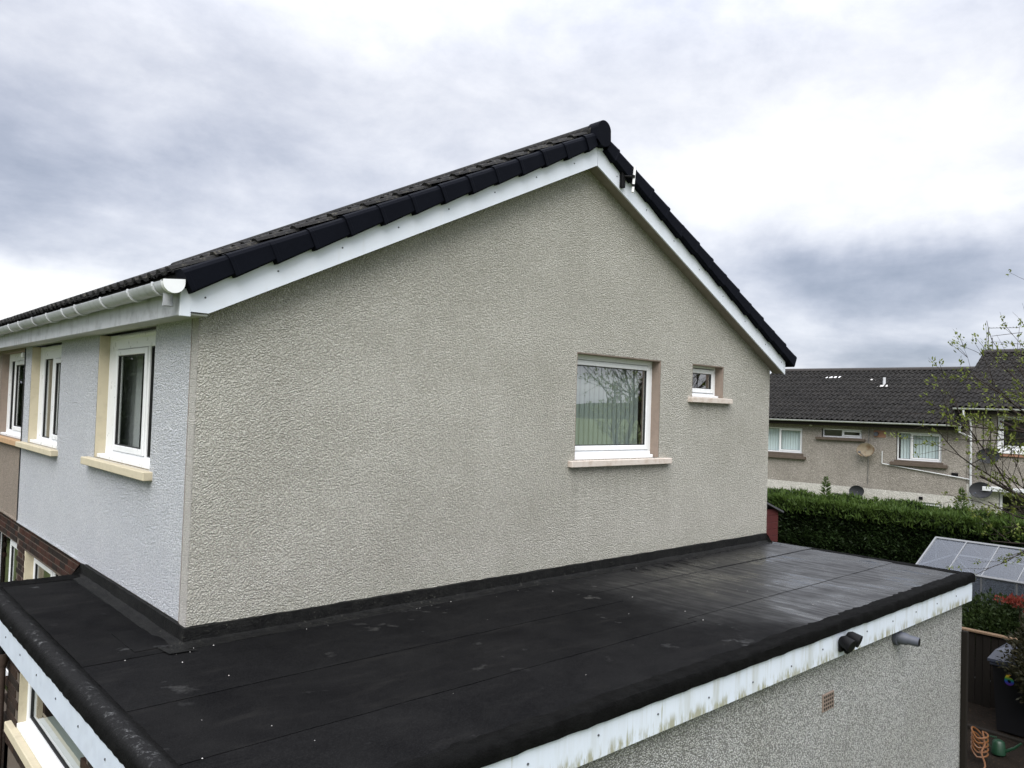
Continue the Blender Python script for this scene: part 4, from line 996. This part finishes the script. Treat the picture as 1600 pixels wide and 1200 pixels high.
# television aerial on the taller roof
ae = thing('tv_aerial', RP2(3.30, 4.5, 0), 'thin television aerial on the left end of the taller terrace ridge', 'aerial')
bz = Vector(RP2(3.22, 4.5, 0)); top = bz+Vector((0, 0, 1.0))
obj('mast', MB().tube([bz-Vector((0, 0, .2)), top], .02, 7), M['metal'], ae); obj('mast', MB().tube([bz-DR*.16-Vector((0, 0, .2)), bz-DR*.13+Vector((0, 0, .60))], .018, 7), M['metal'], ae)
obj('boom', MB().tube([top+Vector((0, 0, -.03)), top-DR*1.0+Vector((0, 0, -.06))], .014, 6), M['metal'], ae)
obj('boom', MB().tube([top+Vector((0, 0, -.34))-DR*.1, top-DR*1.1+Vector((0, 0, -.24))], .014, 6), M['metal'], ae)
obj('spike', MB().tube([top+Vector((0, 0, -.05)), top+Vector((0, 0, .25))+DR*.06], .012, 6), M['metal'], ae)
for k in range(9):
    c0 = top-DR*(.08+.105*k)+Vector((0, 0, -.035)); obj('element', MB().tube([c0-NR*.14, c0+NR*.14], .006, 4), M['metal'], ae)
obj('cable', MB().tube([top+Vector((0, 0, -.1)), top-DR*.12+Vector((0, 0, -.5)), top-DR*.3+Vector((0, 0, -.8)), top-DR*.55+Vector((0, 0, -1.0))], .012, 5), M['rubber'], ae)

# ================================================================== foliage helper
def leaves(pts, dirs, lens, wids, fold=.25):
    """one folded kite (4 verts, 2 tris) per leaf"""
    n_ = len(pts); d = dirs/np.linalg.norm(dirs, axis=1, keepdims=True)
    a = np.cross(d, rng.normal(size=(n_, 3))); a /= np.linalg.norm(a, axis=1, keepdims=True); nn = np.cross(d, a)
    V = np.empty((n_, 4, 3)); l = lens[:, None]; w = wids[:, None]
    V[:, 0] = pts; V[:, 1] = pts+d*l*.5+a*w+nn*w*fold; V[:, 2] = pts+d*l; V[:, 3] = pts+d*l*.5-a*w+nn*w*fold
    return V.reshape(-1, 3), np.arange(n_*4).reshape(-1, 4)
def leafobj(name, Vs, mat, parent=None, loc=(0, 0, 0)):
    V = np.concatenate(Vs) if isinstance(Vs, list) else Vs
    base = np.array(wloc(parent) if parent else loc); n_ = len(V)//4
    me = bpy.data.meshes.new(name); me.vertices.add(len(V)); me.vertices.foreach_set('co', (V-base).astype(np.float32).ravel())
    me.loops.add(n_*4); me.loops.foreach_set('vertex_index', np.arange(n_*4, dtype=np.int32)); me.polygons.add(n_)
    me.polygons.foreach_set('loop_start', np.arange(0, n_*4, 4, dtype=np.int32)); me.update(calc_edges=True); me.validate()
    me.materials.append(mat); o = bpy.data.objects.new(name, me); COL.objects.link(o)
    if parent: o.parent = parent
    else: o.location = loc
    return o
def lump(p, f, seed):
    q = p*f; return (np.sin(q[:, 0]*1.7+seed)+np.sin(q[:, 1]*2.1+seed*1.3)+np.sin(q[:, 2]*1.9+seed*.7)+np.sin((q[:, 0]+q[:, 1])*3.3+seed*2)*.6+np.sin((q[:, 1]-q[:, 2])*4.1)*.5)/4.1
# ------------------------------------------------------------------ conifer hedge
hx0, hx1, hy0, hy1, hz = 16.0, 17.6, -4.5, 8.5, -.36
hd = thing('hedge', (16.8, 2, GZ), 'tall clipped dark green conifer hedge in front of the terrace', 'hedge')
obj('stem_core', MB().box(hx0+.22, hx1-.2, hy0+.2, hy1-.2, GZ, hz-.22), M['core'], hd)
n_ = 52000
p = np.empty((n_, 3)); side = rng.random(n_) < .70
p[:, 1] = rng.uniform(hy0, hy1, n_)
zz = rng.uniform(GZ+.7, hz, n_); p[:, 2] = np.where(side, zz, hz-rng.random(n_)*.05)
p[:, 0] = np.where(side, hx0+rng.random(n_)**2*.25, rng.uniform(hx0, hx1, n_))
lm = lump(p, 2.2, 1.)*.17+lump(p, 6, 4.)*.09
p[:, 0] += np.where(side, -lm*1.2, 0); p[:, 2] += np.where(side, 0, lm*1.1+.02*(p[:, 1]-1)*.6*0)
nrm_ = np.where(side[:, None], np.array([-1, 0, .55]), np.array([-.25, 0, 1]))
d = nrm_+rng.normal(size=(n_, 3))*.55
V, _ = leaves(p, d, rng.uniform(.06, .15, n_), rng.uniform(.010, .024, n_))
leafobj('foliage', V, M['hedge'], hd)
n_ = 16000
p = np.empty((n_, 3)); p[:, 1] = rng.uniform(hy0, hy1, n_); p[:, 0] = rng.uniform(hx0-.02, hx1, n_); p[:, 2] = hz+rng.random(n_)*.06-.02
p[:, 2] += (lump(p, 2.2, 1.)*.17+lump(p, 6, 4.)*.09)*1.1
low = rng.random(n_) < .35; p[low, 0] = hx0-.04+rng.random(low.sum())*.1; p[low, 2] = hz-rng.random(low.sum())**2*.35
d = np.array([-.15, 0, 1.])+rng.normal(size=(n_, 3))*.5
V, _ = leaves(p, d, rng.uniform(.08, .19, n_), rng.uniform(.010, .020, n_))
leafobj('lit_top_foliage', V, M['hedge_tip'], hd)  # light falling on the hedge top put into a brighter leaf colour
for (y, x, h) in ((3.25, 16.9, .62), (.1, 16.7, .66), (1.55, 17.2, .22), (-.6, 17.0, .2), (2.2, 17.3, .2)):
    n_ = int(420*h); t_ = rng.random(n_); an = rng.uniform(0, 6.28, n_); r_ = (1-t_)*.20*h/.6+.02
    p = np.stack([x+r_*.15*np.cos(an)*rng.random(n_), y+r_*.15*np.sin(an)*rng.random(n_), hz-.05+t_*h], 1)
    d = np.stack([np.cos(an), np.sin(an), np.full(n_, .55)], 1)
    V, _ = leaves(p, d, .05+(1-t_)*.24*rng.uniform(.5, 1.1, n_), np.full(n_, .011)); sh = leafobj('leading_shoot', V, M['hedge_tip'], hd)
# ------------------------------------------------------------------ shed
sh = thing('shed', (13.2, 4.0, GZ), 'small red timber shed with grey felt roof behind the gable corner', 'shed')
for k in range(14):
    z = GZ+k*.155; obj('board', MB().bbox(12.98+.012*(k % 2)*0, 13.0, 3.29, 4.9, z, z+.150, .004).bbox(13.0, 14.6, 3.27, 3.292, z, z+.150, .004), M['shed_red'], sh)
obj('wall_core', MB().box(13.01, 14.6, 3.295, 4.9, GZ, GZ+2.15), M['timber'], sh)
obj('roof', MB().prism([(12.9, 3.19, -.50), (13.8, 3.19, -.20), (14.7, 3.19, -.50), (14.7, 3.19, -.54), (13.8, 3.19, -.24), (12.9, 3.19, -.54)], (0, 2.3, 0)), M['shed_felt'], sh)
# ------------------------------------------------------------------ greenhouse
gh = thing('greenhouse', (13.4, -2.0, GZ), 'aluminium framed glass greenhouse behind the far corner of the flat roof', 'greenhouse')
gx0, gxr, gx1 = 12.45, 13.4, 14.35; ga, gb_ = -.52, -3.6; zr_, ze_, zb0 = -.46, -.87, GZ+.05
def bar(a, b, w=.016): return obj('glazing_bar', MB().tube([a, b], w, 6), M['alu'], gh)
ys = np.linspace(ga, gb_, 7)
for i, y in enumerate(ys):
    w = .024 if i in (0, 6) else .014
    bar((gx0, y, ze_), (gxr, y, zr_), w); bar((gx1, y, ze_), (gxr, y, zr_), w); bar((gx0, y, zb0), (gx0, y, ze_), w); bar((gx1, y, zb0), (gx1, y, ze_), w)
for x, z in ((gx0, ze_), (gxr, zr_), (gx1, ze_), (gx0, zb0), (gx1, zb0), (gx0, -1.7), (gx1, -1.7)): bar((x, ga, z), (x, gb_, z), .026 if z in (zr_, ze_) else .015)
for y in (ga, gb_):
    bar((gx0, y, ze_), (gx1, y, ze_), .016); bar((gxr, y, zb0), (gxr, y, zr_), .014); bar((gx0, y, zb0), (gx1, y, zb0), .016)
bar((gx0+.3, ga, zb0), (gxr, ga-1.0, zr_), .012); bar((gx1, ga, ze_), (gx0, ga-.9, ze_), .010)
for i in range(6):
    ya, yb = ys[i]-.012, ys[i+1]+.012
    for (xa, za, xb, zb2) in ((gx0, ze_, gxr, zr_), (gx1, ze_, gxr, zr_), (gx0, zb0, gx0, ze_), (gx1, zb0, gx1, ze_)):
        obj('pane', MB().quad((xa, ya, za+.006), (xa, yb, za+.006), (xb, yb, zb2-.004), (xb, ya, zb2-.004)), M['glass_thin'], gh)
for y in (ga, gb_): obj('pane', MB().quad((gx0, y, zb0), (gxr, y, zb0), (gxr, y, zr_), (gx0, y, ze_)), M['glass_end'], gh); obj('pane', MB().quad((gxr, y, zb0), (gx1, y, zb0), (gx1, y, ze_), (gxr, y, zr_)), M['glass_end'], gh)
# ------------------------------------------------------------------ low fence with rail
fe_ = thing('fence', (11.2, -3, GZ), 'low dark timber fence with pale top rail behind the wheelie bin', 'fence')
for k in range(40):
    y = -.9-k*.105; h = -1.515+random.uniform(-.01, .005); obj('board', MB().bbox(11.20+.012*(k % 2), 11.218+.012*(k % 2), y-.098, y, GZ, h, .003), M['timber'], fe_)
for y in (-1.0, -2.9, -4.8): obj('post', MB().bbox(11.235, 11.31, y-.07, y, GZ, -1.5, .005), M['timber'], fe_)
obj('top_rail', MB().bbox(11.17, 11.26, -5.1, -.88, -1.512, -1.478, .006), M['timber_rail'], fe_)
ps = tag(obj('gate_post', MB().bbox(8.275, 8.335, -2.63, -2.565, GZ, -.83, .006), M['timber'], None, False, (8.29, -2.65, GZ)), 'dark timber post against the far corner of the extension wall', 'post')
# ------------------------------------------------------------------ shrubs
def shrub(label, c, r_, n_, mat, leaf, seed, cat='shrub', stems=7):
    t = thing('added_evergreen' if cat == 'tree' else 'shrub', (c[0], c[1], GZ), label, cat, 'evergreens added to darken the front window reflections' if cat == 'tree' else 'shrubs in the back garden'); c = np.array(c); r_ = np.array(r_)
    u = rng.normal(size=(n_, 3)); u /= np.linalg.norm(u, axis=1, keepdims=True)
    q = rng.random(n_)**.45; s = 1+.28*lump(u*2.2, 1.4, seed)+.16*lump(u*5, 1.3, seed+2)
    p = c+u*r_*(q*s)[:, None]; p[:, 2] = np.maximum(p[:, 2], GZ+.03)
    d = u*np.array([1, 1, .6])+np.array([0, 0, .6])+rng.normal(size=(n_, 3))*.6
    V, _ = leaves(p, d, rng.uniform(leaf*.6, leaf*1.3, n_), rng.uniform(leaf*.15, leaf*.32, n_)); leafobj('foliage', V, mat, t)
    for k in range(stems):
        a = 6.28*k/stems; e = Vector((c[0]+r_[0]*.6*math.cos(a), c[1]+r_[1]*.6*math.sin(a), c[2]+r_[2]*.3)); b_ = Vector((c[0], c[1], GZ))
        obj('stem', MB().tube([b_, b_.lerp(e, .5)+Vector((0, 0, .1)), e], [.02, .014, .006], 5), M['bark'], t)
    return t
shrub('rounded green shrub between the greenhouse and the low fence', (12.0, -1.95, -1.62), (.55, .95, .50), 15000, M['shrub'], .07, 1.)
sr = shrub('brown tinged evergreen shrub hanging over the wheelie bin at right edge', (10.15, -3.22, -1.42), (.62, .62, .72), 17000, M['shrub_brown'], .06, 3.)
shrub('dark green shrub at the right edge behind the brown one', (11.9, -3.45, -1.25), (.7, .8, .75), 11000, M['shrub'], .07, 5.)
shrub('tall dark evergreen added unseen at the left to darken the front window reflections', (-3.4, 21, 1.0), (2.6, 2.0, 4.2), 9000, M['hedge'], .30, 7., 'tree', 5)  # evergreens added out of view so the front windows reflect something dark
shrub('second dark evergreen farther along, added unseen to darken the corner window reflection', (-7.2, 25, 1.0), (3.0, 2.2, 4.4), 9000, M['hedge'], .32, 9., 'tree', 5)
tfl = thing('flower_cluster', (12.0, -2.25, GZ), 'bunch of red leaves on the shrub under the greenhouse', 'flowers')
n_ = 320; p = np.stack([rng.normal(11.75, .08, n_), rng.normal(-2.28, .13, n_), rng.normal(-1.06, .035, n_)], 1)
V, _ = leaves(p, np.array([-.2, 0, 1])+rng.normal(size=(n_, 3))*.5, rng.uniform(.04, .08, n_), rng.uniform(.010, .018, n_)); leafobj('bloom', V, M['red_flower'], tfl)['kind'] = 'stuff'
obj('stem', MB().tube([(12.0, -2.25, GZ), (11.85, -2.28, -1.8), (11.76, -2.28, -1.1)], [.02, .014, .006], 5), M['bark'], tfl)
# ------------------------------------------------------------------ wheelie bin
bn = thing('wheelie_bin', (10.45, -2.62, GZ), 'black wheelie bin with dark blue grey lid and rainbow number, under the shrub', 'bin')
bx, by = 10.20, -2.36           # near upper corner
def taper(z0, z1, x0, x1, y0, y1, t):
    return [(x0+t, y0+t, z0), (x1-t, y0+t, z0), (x1-t, y1-t, z0), (x0+t, y1-t, z0), (x0, y0, z1), (x1, y0, z1), (x1, y1, z1), (x0, y1, z1)]
BX = [(0, 3, 2, 1), (4, 5, 6, 7), (0, 1, 5, 4), (1, 2, 6, 5), (2, 3, 7, 6), (3, 0, 4, 7)]
obj('body', MB().add(taper(GZ+.05, -1.66, 10.20, 10.78, -2.92, -2.36, .05), BX), M['bin_body'], bn)
obj('rim', MB().bbox(10.17, 10.80, -2.95, -2.33, -1.665, -1.615, .012), M['bin_lid'], bn)
V = [(10.15, -2.97, -1.612), (10.83, -2.97, -1.612), (10.83, -2.31, -1.612), (10.15, -2.31, -1.612), (10.15, -2.97, -1.575), (10.83, -2.97, -1.575), (10.83, -2.31, -1.575), (10.15, -2.31, -1.575),
     (10.24, -2.90, -1.46), (10.78, -2.90, -1.46), (10.78, -2.38, -1.46), (10.24, -2.38, -1.46), (10.34, -2.82, -1.425), (10.70, -2.82, -1.425), (10.70, -2.46, -1.425), (10.34, -2.46, -1.425)]
F = [(0, 3, 2, 1), (12, 13, 14, 15)]
for k in range(3): F += [(4*k+i, 4*k+(i+1) % 4, 4*k+4+(i+1) % 4, 4*k+4+i) for i in range(4)]
ld = obj('lid', MB().add(V, F), M['bin_lid'], bn); obj('lid_rib', MB().tube([(10.16, -2.64, -1.57), (10.25, -2.64, -1.45), (10.5, -2.64, -1.415), (10.77, -2.64, -1.45)], .014, 6), M['bin_lid'], ld)
for y in (-2.42, -2.86): obj('wheel', MB().tube([(10.76, y-.03, GZ+.11), (10.76, y+.03, GZ+.11)], .11, 16), M['black'], bn)
obj('handle', MB().tube([(10.86, -2.9, -1.62), (10.86, -2.4, -1.62)], .014, 8), M['bin_body'], bn)
fc = bpy.data.curves.new('number_print', 'FONT'); fc.body = '6'; fc.size = .24; fc.extrude = .001; fc.offset = .006
tmp = bpy.data.objects.new('tmp', fc); COL.objects.link(tmp); bpy.context.view_layer.update()
me = bpy.data.meshes.new_from_object(tmp.evaluated_get(bpy.context.evaluated_depsgraph_get())); bpy.data.objects.remove(tmp)
me.materials.clear(); me.materials.append(M['rainbow'])
inst('number_print', me, bn, frame((10.2035-.006, -2.505, -1.885), (0, -1, 0), (-.05, 0, 1), (-1, 0, -.05)))
# ------------------------------------------------------------------ hose and can
hz_ = GZ+.05
ho = thing('garden_hose', (9.05, -2.62, hz_), 'coiled orange garden hose on the ground by the extension corner', 'hose')
pts = [(9.02+.11*math.cos(a), -2.56+.11*math.sin(a)*.8, hz_+.02+.011*a/1.2+.16*max(0, math.sin(a))*.6) for a in np.linspace(0, 6.28*5, 120)]
pts += [(9.02-.1*k, -2.60-.03*k-.02*math.sin(k*2), hz_+.28-.05*k) for k in np.arange(1, 6, .5)]
obj('coil', MB().tube(pts, .011, 6), M['orange'], ho, True)
wc = thing('watering_can', (9.35, -2.66, hz_), 'small green plastic can beside the orange hose', 'watering can')
obj('body', MB().tube([(9.35, -2.68, hz_), (9.35, -2.68, hz_+.02), (9.34, -2.68, hz_+.16), (9.34, -2.68, hz_+.18)], [.07, .085, .07, .05], 16), M['green_can'], wc, True)
obj('spout', MB().tube([(9.35, -2.74, hz_+.05), (9.35, -2.86, hz_+.14), (9.35, -2.93, hz_+.22)], [.022, .016, .012], 8), M['green_can'], wc, True)
obj('handle', MB().tube([(9.34, -2.62, hz_+.05), (9.34, -2.54, hz_+.12), (9.34, -2.56, hz_+.2), (9.34, -2.66, hz_+.21)], .009, 6), M['green_can'], wc, True)
tag(obj('path_edging', MB().bbox(10.02, 10.09, -6.0, -1.5, GZ-.02, GZ+.075, .01), M['timber'], None, False, (10.05, -3, GZ)), 'low timber edging board on the soil before the wheelie bin', 'edging')
# ------------------------------------------------------------------ tree coming into leaf
tr = thing('tree', (10.9, -4.75, GZ), 'garden tree coming into leaf, bare twigs reaching in from the right', 'tree')
mbT = MB(); lp = []; ld_ = []
rt_ = random.Random(11)
def branch(p, d, ln, r_, depth):
    n_ = 6 if depth < 3 else 4; pts = [p]; rads = [r_]; step = ln/n_
    for i in range(n_):
        d = (d+Vector((rt_.gauss(0, .13), rt_.gauss(0, .13), rt_.gauss(.03, .10)))).normalized()
        pts.append(pts[-1]+d*step); rads.append(r_*(1-.62*(i+1)/n_))
        if depth >= 3 and i > 0 and rt_.random() < .5:
            lp.append(tuple(pts[-1])); ld_.append(tuple(d+Vector((rt_.gauss(0, .5), rt_.gauss(0, .5), rt_.gauss(.5, .3)))))
    mbT.tube(pts, rads, 6 if depth < 2 else 4, True)
    if depth >= 4 or r_ < .003: return
    nb = (5, 5, 4, 3)[depth]
    for k in range(nb):
        f_ = .30+.70*(k+rt_.random())/nb; i = min(n_, max(1, int(f_*n_))); dd = (pts[i]-pts[i-1]).normalized()
        a = Vector((rt_.gauss(0, 1), rt_.gauss(0, 1), rt_.gauss(.15, .8))); a = (a-dd*a.dot(dd)).normalized(); ang = rt_.uniform(.4, .85)
        branch(pts[i], (dd*math.cos(ang)+a*math.sin(ang)).normalized(), ln*rt_.uniform(.42, .66), max(.0036, rads[i]*.64), depth+1)
base = Vector((10.9, -4.75, GZ))
mbT.tube([base, base+Vector((.03, .05, .9)), base+Vector((-.02, .12, 1.8)), base+Vector((0, .19, 3.3))], [.14, .11, .095, .07], 10)
for (dx, dy, dz, z, ln, r_) in [(-.10, .95, .55, 2.9, 2.7, .05), (-.35, .95, .22, 2.7, 2.7, .045), (.25, .8, .95, 3.2, 2.6, .045), (-.25, .55, 1.1, 3.3, 2.6, .05), (.3, -.8, .8, 2.9, 1.3, .04),
                                (-.6, .45, .8, 3.0, 2.2, .04), (.8, .1, .8, 2.9, 2.2, .045), (-.1, .95, .10, 2.4, 2.2, .036), (.3, 0, 1, 3.3, 2.0, .045), (.5, -.6, .7, 2.8, 1.2, .035), (-.2, .95, .30, 3.3, 2.5, .04)]:
    branch(base+Vector((0, .06*z, z)), Vector((dx, dy, dz)).normalized(), ln, r_, 1)
obj('trunk', mbT, M['bark'], tr)
lp = np.array(lp); ld_ = np.array(ld_); reps = 7
lp = np.repeat(lp, reps, 0)+rng.normal(size=(len(lp)*reps, 3))*.022; ld_ = np.repeat(ld_, reps, 0)+rng.normal(size=(len(ld_)*reps, 3))*.6
V, _ = leaves(lp, ld_, rng.uniform(.03, .065, len(lp)), rng.uniform(.008, .016, len(lp))); leafobj('crown', V, M['spring_leaf'], tr)
print('tree leaves', len(lp), 'tube verts', len(mbT.v))
